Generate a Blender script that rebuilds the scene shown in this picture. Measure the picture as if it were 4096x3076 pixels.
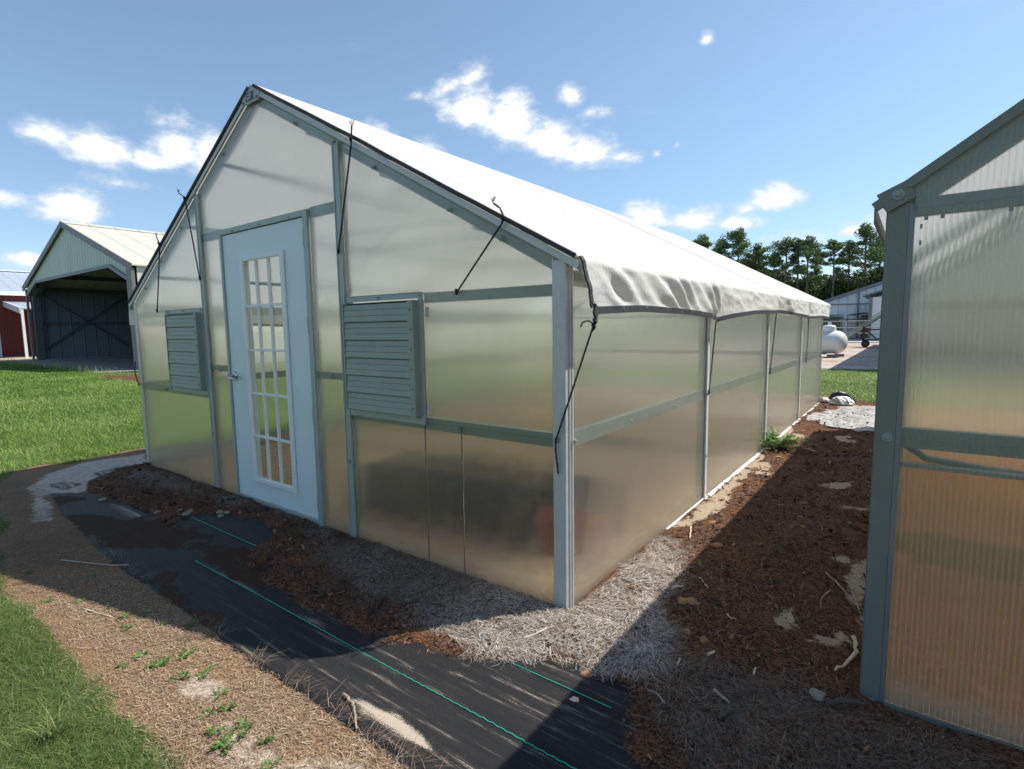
import bpy, bmesh, math, random
import numpy as np
from mathutils import Vector, Matrix
for o in list(bpy.data.objects): bpy.data.objects.remove(o)
sc = bpy.context.scene
COL = sc.collection
R = math.radians
random.seed(7); RNG = np.random.default_rng(11)

# ------------------------------------------------------------------ camera
CAM = (1.2442, -2.0622, 1.3386)
cd = bpy.data.cameras.new("camera"); cam = bpy.data.objects.new("camera", cd); COL.objects.link(cam)
cd.sensor_width = 36.0; cd.lens = 36.0*2154.78/4096; cd.clip_start = 0.02; cd.clip_end = 3000
def _cam():
    y, p, r = -0.6433, -0.1065, -0.0150
    f = Vector((math.sin(y)*math.cos(p), math.cos(y)*math.cos(p), math.sin(p)))
    rt = Vector((math.cos(y), -math.sin(y), 0)); up = rt.cross(f)
    rt2 = rt*math.cos(r)+up*math.sin(r); up2 = -rt*math.sin(r)+up*math.cos(r)
    m = Matrix((rt2, up2, -f)).transposed().to_4x4(); m.translation = CAM
    return m
cam.matrix_world = _cam(); sc.camera = cam

# ------------------------------------------------------------------ sun, sky, exposure
SUN = Vector((0.382, 0.459, 0.803)).normalized()
SUN_EL = math.asin(SUN.z); SUN_AZ = math.atan2(SUN.x, SUN.y)
sl = bpy.data.lights.new("sun", 'SUN'); sl.energy = 4.1; sl.angle = R(0.5); sl.color = (1.0, 0.955, 0.88)
so = bpy.data.objects.new("sun", sl); COL.objects.link(so)
so.rotation_euler = (-SUN).to_track_quat('-Z', 'Y').to_euler()
sc.view_settings.view_transform = 'Standard'; sc.view_settings.look = 'None'
sc.view_settings.exposure = 0.62; sc.view_settings.gamma = 1.0
SKY_STRENGTH = 0.110

class NT:
    """tiny helper to write shader node trees"""
    def __init__(s, tree): s.t = tree; s.n = tree.nodes; s.l = tree.links
    def node(s, typ, **kw):
        n = s.n.new(typ)
        for k, v in kw.items(): setattr(n, k, v)
        return n
    def put(s, sock, v):
        if isinstance(v, bpy.types.NodeSocket): s.l.new(v, sock)
        elif v is not None:
            if hasattr(sock.default_value, '__len__') and not hasattr(v, '__len__'): v = [v]*len(sock.default_value)
            if hasattr(v, '__len__') and len(sock.default_value) == 4 and len(v) == 3: v = (*v, 1)
            sock.default_value = v
    def math(s, op, a, b=None, c=None, clamp=False):
        n = s.node('ShaderNodeMath', operation=op); n.use_clamp = clamp
        s.put(n.inputs[0], a)
        if b is not None: s.put(n.inputs[1], b)
        if c is not None: s.put(n.inputs[2], c)
        return n.outputs[0]
    def mix(s, f, a, b, blend='MIX'):
        n = s.node('ShaderNodeMix', data_type='RGBA', blend_type=blend)
        s.put(n.inputs[0], f); s.put(n.inputs[6], a); s.put(n.inputs[7], b); return n.outputs[2]
    def noise(s, vec, scale, detail=4, rough=0.55, dist=0.0, dims='3D'):
        n = s.node('ShaderNodeTexNoise', noise_dimensions=dims)
        if vec is not None: s.put(n.inputs['Vector'], vec)
        s.put(n.inputs['Scale'], scale); s.put(n.inputs['Detail'], detail); s.put(n.inputs['Roughness'], rough); s.put(n.inputs['Distortion'], dist)
        return n.outputs[0]
    def ramp(s, v, lo, hi):
        n = s.node('ShaderNodeMapRange', interpolation_type='SMOOTHSTEP')
        s.put(n.inputs[0], v); n.inputs[1].default_value = lo; n.inputs[2].default_value = hi
        return n.outputs[0]
    def scale(s, vec, v):
        n = s.node('ShaderNodeVectorMath', operation='MULTIPLY'); s.put(n.inputs[0], vec); n.inputs[1].default_value = v; return n.outputs[0]
    def attr(s, name):
        n = s.node('ShaderNodeAttribute', attribute_name=name); return n
    def pos(s):
        return s.node('ShaderNodeNewGeometry').outputs['Position']
    def sep(s, v):
        n = s.node('ShaderNodeSeparateXYZ'); s.put(n.inputs[0], v); return n.outputs
    def bump(s, h, strength, dist, normal=None):
        n = s.node('ShaderNodeBump'); n.inputs['Strength'].default_value = strength; n.inputs['Distance'].default_value = dist
        s.put(n.inputs['Height'], h)
        if normal is not None: s.put(n.inputs['Normal'], normal)
        return n.outputs[0]

world = bpy.data.worlds.new("World"); sc.world = world; world.use_nodes = True
wt = NT(world.node_tree); wt.n.clear()
sky = wt.node('ShaderNodeTexSky', sky_type='NISHITA'); sky.sun_disc = False
sky.sun_elevation = SUN_EL; sky.sun_rotation = SUN_AZ; sky.air_density = 1.0; sky.dust_density = 0.25; sky.ozone_density = 2.4; sky.altitude = 20
gen = wt.node('ShaderNodeTexCoord').outputs['Generated']
sx, sy, sz = wt.sep(gen)
AZ = wt.math('MULTIPLY', wt.math('ARCTAN2', sx, sy), 57.2958)
EL = wt.math('MULTIPLY', wt.math('ARCSINE', sz), 57.2958)
# clouds: azimuth, elevation, half width, half height (degrees), tilt (deg), density
CLOUDS = [(-73.0,14.6,2.6,1.3,-8,1.0),(-76.0,15.2,2.2,.9,-8,.75),(-69.3,14.2,1.8,.9,0,.9),(-67.2,15.4,2.6,1.5,18,.85),(-64.8,15.3,2.8,1.9,12,.8),(-67.5,17.4,2.4,.9,0,.5),
 (-75.2,10.0,2.7,1.3,0,1.0),(-79.6,10.2,2.8,.7,0,.75),(-72.0,12.3,2.4,.6,0,.45),(-78.1,5.6,1.6,.8,0,.9),
 (-40.2,23.6,1.9,1.0,22,.75),(-43.0,22.6,2.6,.8,22,.7),(-46.0,21.9,1.4,.4,10,.5),(-40.4,20.9,3.4,2.0,-8,1.0),(-36.6,19.6,3.6,2.2,-14,1.15),(-32.6,17.9,4.0,1.8,-16,1.1),(-28.8,16.8,4.0,1.4,-8,1.0),(-25.8,16.3,2.6,.8,-4,.8),
 (-30.6,21.6,1.7,.9,-5,.85),(-28.5,20.4,1.6,.6,0,.6),(-17.5,25.0,.7,.5,10,.8),(-11.3,11.3,2.6,1.15,0,1.05),(-13.8,10.6,1.6,.6,0,.7),
 (-22.6,10.6,2.8,1.3,-5,1.0),(-18.6,10.0,3.6,1.0,-3,.95),(-14.6,9.4,2.6,.7,0,.8),(-8.6,7.5,4.0,1.0,6,.62),(-5.0,7.8,3.4,.8,0,.55),
 (-22.0,16.3,.7,.4,0,.7),(-20.1,16.9,.5,.3,0,.5),(-50.5,18.6,2.4,.9,-10,.7),(-45.0,17.6,1.8,.9,-10,.75),(-58.4,20.0,.8,.4,0,.5),(-2.8,8.6,1.2,.9,0,.6),
 (30,18,7,2,0,.9),(70,14,9,2.4,0,.9),(110,20,8,2.5,0,.9),(150,15,10,2.6,0,.9),(-120,17,8,2.2,0,.9),(-160,22,8,2.6,0,.9)]
den = None
for a, e, w, h, tl, dn in CLOUDS:
    w *= 1.06; h *= 1.5
    c, s_ = math.cos(R(tl)), math.sin(R(tl)); k = math.cos(R(e))
    da = wt.math('SUBTRACT', AZ, a); de = wt.math('SUBTRACT', EL, e)
    u = wt.math('ADD', wt.math('MULTIPLY', da, c*k/w), wt.math('MULTIPLY', de, s_/w))
    v = wt.math('ADD', wt.math('MULTIPLY', da, -s_*k/h), wt.math('MULTIPLY', de, c/h))
    v = wt.math('MULTIPLY', v, wt.math('ADD', 1.0, wt.math('MULTIPLY', wt.math('LESS_THAN', v, 0.0), 0.45)))
    d2 = wt.math('SQRT', wt.math('ADD', wt.math('MULTIPLY', u, u), wt.math('MULTIPLY', v, v)))
    m = wt.math('MULTIPLY', wt.math('SUBTRACT', 1.15, d2), dn*1.45)
    den = m if den is None else wt.math('SMOOTH_MAX', den, m, 0.25)
gs = wt.scale(gen, (1, 1, 1.9))
n1 = wt.noise(gs, 13.0, 9, 0.62); n2 = wt.noise(gs, 42.0, 6, 0.6)
nn = wt.math('ADD', wt.math('MULTIPLY', wt.math('SUBTRACT', n1, 0.5), 1.9), wt.math('MULTIPLY', wt.math('SUBTRACT', n2, 0.5), 1.2))
cv = wt.math('ADD', den, nn)
mask = wt.ramp(cv, 0.02, 1.3)
wisp = wt.math('MULTIPLY', wt.ramp(wt.noise(wt.scale(gen, (1, 1, 3.5)), 4.0, 8, 0.65), 0.56, 0.85), 0.16)
mask = wt.math('MAXIMUM', wt.math('MULTIPLY', mask, 0.95), wisp)
shade = wt.ramp(wt.math('ADD', cv, wt.math('MULTIPLY', n2, 0.5)), 0.5, 1.9)
ccol = wt.mix(shade, (4.6, 5.0, 5.6), (8.2, 8.2, 8.2))
hz = wt.ramp(EL, -2.0, 26.0)
skc = wt.mix(mask, wt.mix(1.0, sky.outputs[0], wt.mix(hz, (.78, .84, .92), (1.12, 1.11, 1.02)), 'MULTIPLY'), ccol)
bg = wt.node('ShaderNodeBackground'); wt.put(bg.inputs[0], skc); bg.inputs[1].default_value = SKY_STRENGTH
wt.l.new(bg.outputs[0], wt.node('ShaderNodeOutputWorld').inputs[0])

sc.cycles.use_denoising = True
sc.cycles.max_bounces = 14; sc.cycles.diffuse_bounces = 5; sc.cycles.glossy_bounces = 4
sc.cycles.transmission_bounces = 12; sc.cycles.transparent_max_bounces = 24
sc.cycles.sample_clamp_indirect = 40.0; sc.cycles.blur_glossy = 2.0

# ------------------------------------------------------------------ materials
def mat(name):
    m = bpy.data.materials.new(name); m.use_nodes = True; m.node_tree.nodes.clear()
    return m, NT(m.node_tree)
def surf(t, sh):
    t.l.new(sh, t.node('ShaderNodeOutputMaterial').inputs[0])
def princ(t, col, rough=0.5, metal=0.0, normal=None, **kw):
    p = t.node('ShaderNodeBsdfPrincipled')
    t.put(p.inputs['Base Color'], col); t.put(p.inputs['Roughness'], rough); t.put(p.inputs['Metallic'], metal)
    if normal is not None: t.put(p.inputs['Normal'], normal)
    for k, v in kw.items(): t.put(p.inputs[k], v)
    return p.outputs[0]
def simple(name, col, rough=0.5, metal=0.0, var=0.12, nscale=8.0, bump=0.0, bscale=60.0, spec=0.5, stretch=(1, 1, 1), dirt=None, dirt_amt=0.0):
    m, t = mat(name); P = t.scale(t.pos(), stretch)
    n = t.noise(P, nscale, 5, 0.6)
    c = t.mix(t.ramp(n, 0.3, 0.7), tuple(x*(1-var) for x in col), tuple(min(1, x*(1+var)) for x in col))
    if dirt: c = t.mix(t.math('MULTIPLY', t.ramp(t.noise(P, nscale*2.7, 6, 0.7), 0.5, 0.72), dirt_amt), c, dirt)
    nr = t.bump(t.noise(P, bscale, 3, 0.5), bump, 0.01) if bump else None
    rr = t.math('ADD', t.math('MULTIPLY', t.math('SUBTRACT', t.noise(P, nscale*4, 3), 0.5), 0.25), rough, clamp=True)
    surf(t, princ(t, c, rr, metal, nr, **{'Specular IOR Level': spec})); return m

def polycarb(name, axis, pitch, tint=(0.982, 0.982, 0.958), glass=0.79, trans=0.02, rough=0.10, ribs=0.30, ribmix=.09):
    m, t = mat(name); P = t.pos(); c = t.sep(P)[axis]
    s = t.math('SINE', t.math('MULTIPLY', c, 2*math.pi/pitch))
    rib = t.math('POWER', t.math('ABSOLUTE', s), 6.0)
    nr = t.bump(t.math('ADD', t.math('MULTIPLY', t.math('ABSOLUTE', s), 0.8), t.math('MULTIPLY', t.noise(t.scale(P, (1, 1, .35)), 3.0, 3), 0.8)), ribs, pitch*0.12)
    grime = t.math('MULTIPLY', t.ramp(t.noise(t.scale(P, (45, 45, 0.6)), 1.0, 6, 0.65), 0.57, 0.8), 0.16)
    z = t.sep(P)[2]
    low = t.math('MULTIPLY', t.math('SUBTRACT', 1.0, t.ramp(t.math('ADD', z, t.math('MULTIPLY', t.noise(P, 6, 5, .7), -0.12)), -0.02, 0.09)), 0.55)
    dirt = t.math('MAXIMUM', grime, low)
    tc = t.mix(dirt, tint, (0.66, 0.57, 0.42))
    g = t.node('ShaderNodeBsdfGlass'); t.put(g.inputs['Color'], tc); t.put(g.inputs['Roughness'], t.math('ADD', rough, t.math('MULTIPLY', t.noise(P, 2.2, 3), 0.10))); g.inputs['IOR'].default_value = 1.38; t.put(g.inputs['Normal'], nr)
    tr = t.node('ShaderNodeBsdfTranslucent'); t.put(tr.inputs['Color'], tc); t.put(tr.inputs['Normal'], nr)
    df = t.node('ShaderNodeBsdfDiffuse'); t.put(df.inputs['Color'], t.mix(dirt, (0.80, 0.79, 0.74), (0.46, 0.38, 0.27)))
    tp = t.node('ShaderNodeBsdfTransparent'); tp.inputs[0].default_value = (*tint, 1)
    m1 = t.node('ShaderNodeMixShader'); t.put(m1.inputs[0], t.math('ADD', 0.26, t.math('MULTIPLY', dirt, 0.5))); t.l.new(tr.outputs[0], m1.inputs[1]); t.l.new(df.outputs[0], m1.inputs[2])
    m2 = t.node('ShaderNodeMixShader'); t.put(m2.inputs[0], t.math('ADD', trans, t.math('ADD', t.math('MULTIPLY', rib, ribmix), t.math('MULTIPLY', dirt, 0.5)))); t.l.new(g.outputs[0], m2.inputs[1]); t.l.new(m1.outputs[0], m2.inputs[2])
    m3 = t.node('ShaderNodeMixShader'); m3.inputs[0].default_value = max(0.0, 1-glass-trans); t.l.new(m2.outputs[0], m3.inputs[1]); t.l.new(tp.outputs[0], m3.inputs[2])
    surf(t, m3.outputs[0]); return m

def galv(name, col=(0.42, 0.45, 0.44), rough=0.42, metal=0.75):
    m, t = mat(name); P = t.pos()
    v = t.node('ShaderNodeTexVoronoi'); t.put(v.inputs['Vector'], P); v.inputs['Scale'].default_value = 140
    n = t.noise(P, 7, 5, .6); sp = t.sep(v.outputs['Color'])[0]
    f = t.math('ADD', t.math('MULTIPLY', sp, 0.25), t.math('MULTIPLY', n, 0.8))
    c = t.mix(f, tuple(x*.78 for x in col), tuple(min(1, x*1.2) for x in col))
    c = t.mix(t.math('MULTIPLY', t.ramp(t.noise(t.scale(P, (30, 30, 3)), 1, 5, .7), .58, .8), .35), c, (.30, .29, .24))
    surf(t, princ(t, c, t.math('ADD', rough-.1, t.math('MULTIPLY', f, .25)), metal, t.bump(t.noise(P, 120, 2), .08, .002))); return m

def ribbed(name, col, axis, pitch, width=0.12, depth=0.02, rough=0.4, metal=0.0, var=.06, sharp=True):
    """sheet metal cladding with raised seams every pitch metres"""
    m, t = mat(name); P = t.pos(); c = t.sep(P)[axis]
    fr = t.math('FRACT', t.math('DIVIDE', c, pitch))
    d = t.math('ABSOLUTE', t.math('SUBTRACT', fr, 0.5))
    h = t.math('SUBTRACT', 1.0, t.ramp(d, width*0.35, width))
    n = t.noise(t.scale(P, (1, 1, .3)), 1.6, 5, .65)
    cc = t.mix(t.ramp(n, .3, .7), tuple(x*(1-var) for x in col), tuple(min(1, x*(1+var)) for x in col))
    surf(t, princ(t, cc, rough, metal, t.bump(h, 1.0, depth))); return m

def toned(name, dark, light, rough=0.7, trans=0.0, spec=.3):
    """for blades, needles and chips: colour picked by the per-piece attribute tone"""
    m, t = mat(name); a = t.attr('tone').outputs['Fac']
    cr = t.node('ShaderNodeValToRGB'); t.put(cr.inputs[0], a)
    n = len(dark) if isinstance(dark, list) else 0
    if n:
        el = cr.color_ramp.elements
        el[0].position = 0; el[0].color = (*dark[0], 1); el[1].position = 1; el[1].color = (*dark[-1], 1)
        for i in range(1, n-1):
            e = el.new(i/(n-1)); e.color = (*dark[i], 1)
    else:
        cr.color_ramp.elements[0].color = (*dark, 1); cr.color_ramp.elements[1].color = (*light, 1)
    p = princ(t, cr.outputs[0], rough, 0, **{'Specular IOR Level': spec})
    if trans:
        tr = t.node('ShaderNodeBsdfTranslucent'); t.put(tr.inputs[0], cr.outputs[0])
        mx = t.node('ShaderNodeMixShader'); mx.inputs[0].default_value = trans; t.l.new(p, mx.inputs[1]); t.l.new(tr.outputs[0], mx.inputs[2]); p = mx.outputs[0]
    surf(t, p); return m

def cloth_mat():
    m, t = mat('white_shade_cloth'); P = t.pos(); c = t.sep(P)
    s = t.math('ABSOLUTE', t.math('SINE', t.math('MULTIPLY', c[1], math.pi/0.013)))
    line = t.math('MULTIPLY', t.math('SUBTRACT', 1.0, t.ramp(s, 0.14, 0.45)), 0.7)
    n = t.noise(P, 3.0, 6, .6)
    base = t.mix(t.ramp(n, .3, .7), (.84, .83, .79), (.90, .89, .87))
    col = t.mix(line, base, (.42, .40, .35))
    nr = t.bump(t.math('ADD', t.noise(t.scale(P, (3, 2, 3)), 2.6, 8, .6, .6), t.math('MULTIPLY', t.noise(P, 400, 1), .02)), .5, .03)
    p = princ(t, col, .75, 0, nr, **{'Specular IOR Level': .25})
    tr = t.node('ShaderNodeBsdfTranslucent'); t.put(tr.inputs[0], t.mix(line, (.88, .85, .78), (.45, .42, .37)))
    mx = t.node('ShaderNodeMixShader'); mx.inputs[0].default_value = .42; t.l.new(p, mx.inputs[1]); t.l.new(tr.outputs[0], mx.inputs[2])
    surf(t, mx.outputs[0]); return m

def ground_mat():
    m, t = mat('ground_soil'); P = t.pos(); a = t.attr('mask'); s = t.sep(a.outputs['Vector']) ; al = a.outputs['Alpha']
    f1 = t.noise(P, 2.3, 7, .65); f2 = t.noise(P, 19, 6, .65); f3 = t.noise(P, 110, 4, .6); fs = t.noise(t.scale(P, (60, 190, 60)), 1.0, 4, .7)
    mixn = t.math('ADD', t.math('MULTIPLY', f1, .5), t.math('MULTIPLY', f2, .5))
    def sel(mask, w=.9, k=.5):
        return t.ramp(t.math('ADD', mask, t.math('MULTIPLY', t.math('SUBTRACT', mixn, .5), w)), k-.09, k+.09)
    thatch = t.mix(t.ramp(t.math('ADD', t.math('MULTIPLY', f3, .5), t.math('MULTIPLY', fs, .5)), .3, .7), (.080, .043, .022), (.36, .225, .125))
    thatch = t.mix(t.ramp(f2, .45, .75), thatch, (.20, .13, .075))
    soil = t.mix(t.ramp(f3, .3, .7), (.030, .026, .012), (.085, .085, .030))
    grass = t.mix(t.ramp(t.math('ADD', f1, t.math('MULTIPLY', t.math('SUBTRACT', f3, .5), .8)), .3, .75), (.055, .095, .018), (.15, .215, .040))
    sand = t.mix(t.ramp(t.math('ADD', t.math('MULTIPLY', f2, .6), t.math('MULTIPLY', f3, .4)), .3, .7), (.34, .27, .20), (.60, .52, .43))
    fi = t.ramp(t.math('ADD', t.math('MULTIPLY', f2, .5), t.math('MULTIPLY', f3, .5)), .3, .7)
    inside = t.mix(t.math('GREATER_THAN', t.sep(P)[0], .8), t.mix(fi, (.30, .20, .11), (.62, .47, .31)), t.mix(fi, (.20, .088, .032), (.46, .235, .095)))
    c = t.mix(sel(s[0], .55), thatch, t.mix(.5, soil, grass))
    c = t.mix(sel(s[1], 1.1), c, sand)
    c = t.mix(sel(s[2], .3), c, inside)
    h = t.math('ADD', t.math('MULTIPLY', f2, .5), t.math('MULTIPLY', f3, .35))
    surf(t, princ(t, c, .95, 0, t.bump(h, .9, .02), **{'Specular IOR Level': .2})); return m

def mulch_mat():
    m, t = mat('mulch_soil'); P = t.pos(); a = t.attr('mask'); s = t.sep(a.outputs['Vector'])
    f1 = t.noise(P, 3.1, 7, .65); f2 = t.noise(P, 24, 6, .7); f3 = t.noise(P, 150, 4, .65)
    v = t.node('ShaderNodeTexVoronoi'); t.put(v.inputs['Vector'], t.scale(P, (1, 1, 1))); v.inputs['Scale'].default_value = 120
    chips = t.sep(v.outputs['Color'])[0]
    c = t.mix(t.ramp(t.math('ADD', t.math('MULTIPLY', f3, .5), t.math('MULTIPLY', chips, .5)), .25, .8), (.034, .018, .011), (.19, .098, .055))
    c = t.mix(t.ramp(f1, .42, .68), c, t.mix(chips, (.06, .026, .014), (.28, .125, .060)))
    g = t.mix(t.ramp(t.math('ADD', t.math('MULTIPLY', f3, .6), t.math('MULTIPLY', chips, .4)), .25, .75), (.038, .026, .019), (.36, .295, .245))
    c = t.mix(t.ramp(t.math('ADD', s[0], t.math('MULTIPLY', t.math('SUBTRACT', f2, .5), .7)), .4, .7), c, g)
    c = t.mix(t.math('MULTIPLY', t.ramp(t.noise(P, 1.7, 8, .75), .54, .70), .55), c, t.mix(f3, (.10, .065, .045), (.34, .26, .19)))
    sand = t.mix(f2, (.34, .25, .17), (.58, .47, .35))
    c = t.mix(t.ramp(t.math('ADD', s[1], t.math('MULTIPLY', t.math('SUBTRACT', t.math('ADD', t.math('MULTIPLY', f1, .4), t.math('MULTIPLY', f2, .6)), .5), 1.3)), .44, .58), c, sand)
    h = t.math('ADD', t.math('MULTIPLY', f2, .6), t.math('ADD', t.math('MULTIPLY', f3, .5), t.math('MULTIPLY', chips, .3)))
    surf(t, princ(t, c, .95, 0, t.bump(h, 1.0, .02), **{'Specular IOR Level': .15})); return m

def fabric_mat():
    m, t = mat('black_woven_fabric'); P = t.pos(); c = t.sep(P); a = t.attr('mask'); s = t.sep(a.outputs['Vector'])
    wv = t.math('MULTIPLY', t.math('SINE', t.math('MULTIPLY', c[0], 2*math.pi/.0042)), t.math('SINE', t.math('MULTIPLY', c[1], 2*math.pi/.0042)))
    st = t.noise(t.scale(P, (1.8, 34, 1)), 1.0, 6, .7); st2 = t.noise(t.scale(P, (5, 40, 1)), 1.0, 5, .7); fn = t.noise(P, 260, 3, .7); f1 = t.noise(P, 4, 5, .6)
    base = t.mix(t.math('MULTIPLY', t.math('ADD', wv, 1), .5), (.007, .007, .008), (.026, .026, .028))
    base = t.mix(t.math('MULTIPLY', t.ramp(st, .4, .75), .5), base, (.042, .040, .039))
    dust = t.math('MULTIPLY', t.ramp(t.math('ADD', t.math('MULTIPLY', st, .7), t.math('MULTIPLY', st2, .3)), .535, .66), t.ramp(fn, .36, .56))
    dust2 = t.math('MULTIPLY', t.ramp(fn, .62, .72), t.ramp(f1, .4, .6))
    core = t.ramp(t.math('ADD', t.math('MULTIPLY', s[1], 1.0), t.math('MULTIPLY', t.math('SUBTRACT', t.math('ADD', t.math('MULTIPLY', st, .5), t.math('MULTIPLY', fn, .5)), .5), 1.6)), .42, .62)
    dd = t.math('MAXIMUM', t.math('MULTIPLY', t.math('MAXIMUM', dust, t.math('MULTIPLY', dust2, .6)), t.math('MULTIPLY', a.outputs['Alpha'], .75)), core)
    c1 = t.mix(dd, base, (.52, .43, .34))
    mud = t.ramp(t.math('ADD', s[2], t.math('MULTIPLY', t.math('SUBTRACT', t.noise(P, 26, 6, .7), .5), 1.0)), .42, .56)
    c1 = t.mix(mud, c1, t.mix(fn, (.030, .017, .011), (.085, .048, .028)))
    nr = t.bump(t.math('ADD', t.math('MULTIPLY', wv, .12), t.math('MULTIPLY', st, .9)), .6, .012)
    surf(t, princ(t, c1, t.math('ADD', .48, t.math('MULTIPLY', t.math('MAXIMUM', dd, mud), .4)), 0, nr, **{'Specular IOR Level': .16})); return m

def gravel_mat(name, c0, c1, sc_=30):
    m, t = mat(name); P = t.pos()
    v = t.node('ShaderNodeTexVoronoi'); t.put(v.inputs['Vector'], P); v.inputs['Scale'].default_value = sc_
    n = t.noise(P, .7, 6, .7); n2 = t.noise(P, 5, 5, .7)
    f = t.math('ADD', t.math('MULTIPLY', t.sep(v.outputs['Color'])[0], .5), t.math('MULTIPLY', n2, .5))
    c = t.mix(f, c0, c1)
    c = t.mix(t.math('MULTIPLY', t.ramp(n, .46, .62), .8), c, (.30, .17, .085))
    surf(t, princ(t, c, .95, 0, t.bump(v.outputs['Distance'], .6, .02))); return m

M = {}
M['alu'] = galv('mill_aluminium', (.48, .49, .475), .42, .25)
M['galv'] = galv('galvanised_steel', (.25, .31, .275), .5, .25)
M['galvlight'] = galv('bright_galvanised', (.33, .385, .36), .45, .25)
M['darkgalv'] = galv('dull_steel', (.20, .22, .22), .5, .5)
M['pcx'] = polycarb('twinwall_front', 0, .015)
M['pcy'] = polycarb('twinwall_side', 1, .015, tint=(.985, .985, .97), glass=.60, trans=.05, rough=.11, ribs=.26, ribmix=.14)
M['pcx2'] = polycarb('twinwall_wide_ribs', 0, .030, tint=(.985, .98, .955), glass=.74, trans=.04, rough=.07, ribs=.16, ribmix=.12)
def roof_mat():
    m, t = mat('translucent_roofing'); P = t.pos()
    c = t.mix(t.noise(P, 2, 4), (.72, .72, .69), (.80, .80, .78))
    d = t.node('ShaderNodeBsdfDiffuse'); t.put(d.inputs[0], c); tr = t.node('ShaderNodeBsdfTranslucent'); t.put(tr.inputs[0], c)
    mx = t.node('ShaderNodeMixShader'); mx.inputs[0].default_value = .52; t.l.new(d.outputs[0], mx.inputs[1]); t.l.new(tr.outputs[0], mx.inputs[2])
    surf(t, mx.outputs[0]); return m
def roof_clear():
    m, t = mat('clear_roofing'); P = t.pos(); c = t.mix(t.noise(P, 2, 4), (.86, .86, .83), (.92, .92, .90))
    tp = t.node('ShaderNodeBsdfTransparent'); t.put(tp.inputs[0], c); tr = t.node('ShaderNodeBsdfTranslucent'); t.put(tr.inputs[0], c)
    mx = t.node('ShaderNodeMixShader'); mx.inputs[0].default_value = .35; t.l.new(tp.outputs[0], mx.inputs[1]); t.l.new(tr.outputs[0], mx.inputs[2])
    surf(t, mx.outputs[0]); return m
M['pcroofclear'] = roof_clear()
M['pcroof'] = roof_mat()
M['galvdark'] = galv('shade_darkened_galvanised', (.16, .185, .155), .5, .2)  # right greenhouse metal, its shade and dark reflections put into a darker colour
M['alubright'] = galv('bright_aluminium', (.62, .63, .62), .45, .1)  # paler than the front battens: sunlit brightness of the side battens in the colour
M['tanclad'] = ribbed('tan_cladding', (.33, .30, .24), 0, .4, .1, .03)
M['louvre'] = galv('weathered_louvre', (.27, .31, .25), .5, .15)
M['cloth'] = cloth_mat()
M['hem'] = simple('black_webbing', (.035, .035, .04), .7, 0, .3, 90, .5, 260)
M['rope'] = simple('black_rope', (.012, .012, .013), .75, 0, .4, 200, .8, 500)
M['doorpaint'] = simple('white_door_paint', (.62, .73, .75), .42, 0, .025, 2.5, dirt=(.35, .33, .28), dirt_amt=.06)
M['trimwhite'] = simple('white_trim', (.72, .76, .76), .4, 0, .03, 5)
M['chrome'] = simple('satin_chrome', (.55, .55, .56), .25, .9, .05, 9)
M['rubber'] = simple('rubber_washer', (.05, .055, .05), .6)
M['sticker'] = simple('faded_sticker', (.42, .43, .38), .6)
M['plate'] = simple('name_plate', (.015, .02, .035), .35)
M['platewhite'] = simple('plate_print', (.55, .58, .6), .5)
M['ivory'] = ribbed('ivory_cladding', (.58, .57, .49), 1, .95, .05, .03)
M['ivoryroof'] = ribbed('ivory_roofing', (.60, .565, .46), 1, .95, .05, .03, .35)
M['gablegreen'] = ribbed('pale_gable_cladding', (.52, .60, .52), 0, .33, .30, .05, .5)
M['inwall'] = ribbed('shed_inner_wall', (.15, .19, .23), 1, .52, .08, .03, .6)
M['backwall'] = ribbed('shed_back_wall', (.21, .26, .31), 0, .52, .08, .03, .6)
M['browntrim'] = simple('taupe_trim', (.16, .15, .15), .5, 0, .06, 2)
M['steel_dark'] = simple('dark_frame_steel', (.09, .11, .12), .5, .1, .1, 3)
M['red'] = ribbed('red_cladding', (.15, .020, .018), 1, .3, .12, .02, .5)
M['bluegreyroof'] = ribbed('galvalume_roof', (.50, .55, .60), 1, .6, .07, .03, .35, .3)
M['white'] = simple('white_paint', (.72, .73, .74), .45, 0, .05, 3)
M['whiteclad'] = ribbed('white_wall_cladding', (.58, .65, .70), 0, .62, .07, .04, .45)
M['slate'] = simple('grey_roof_trim', (.16, .18, .21), .5)
M['tank'] = simple('white_tank_paint', (.74, .75, .75), .35, 0, .04, 2, dirt=(.42, .38, .30), dirt_amt=.35)
M['concrete'] = simple('concrete', (.20, .19, .18), .85, 0, .14, 2.2, .3, 40, dirt=(.16, .14, .12), dirt_amt=.5)
M['road'] = simple('pale_concrete_road', (.50, .48, .45), .85, 0, .08, 1.5)
M['green_bin'] = simple('olive_steel', (.035, .055, .040), .5)
M['bark'] = simple('pine_bark', (.17, .13, .105), .9, 0, .35, 3, .6, 20)
M['wood'] = simple('grey_dry_wood', (.33, .27, .21), .85, 0, .3, 40, .5, 120, stretch=(1, 1, 1))
M['paleWood'] = simple('pale_split_wood', (.58, .46, .33), .8, 0, .2, 60)
M['darkwood'] = simple('dark_wet_wood', (.075, .055, .042), .85, 0, .3, 40, .5, 100)
M['stone'] = simple('limestone', (.26, .22, .17), .9, 0, .2, 30, .5, 90)
M['chunk'] = simple('orange_bark', (.30, .15, .07), .9, 0, .3, 40, .6, 90)
M['weedstem'] = simple('green_stem', (.10, .20, .04), .6)
M['greenyarn'] = simple('green_marker_yarn', (.04, .50, .33), .6, 0, .15, 300, .8, 700)
M['blackplastic'] = simple('black_plastic', (.015, .016, .016), .35, 0, .2, 20, .4, 50)
M['silver'] = simple('silver_plastic_film', (.45, .45, .43), .3, .35, .25, 18, 1.0, 25)
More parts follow.
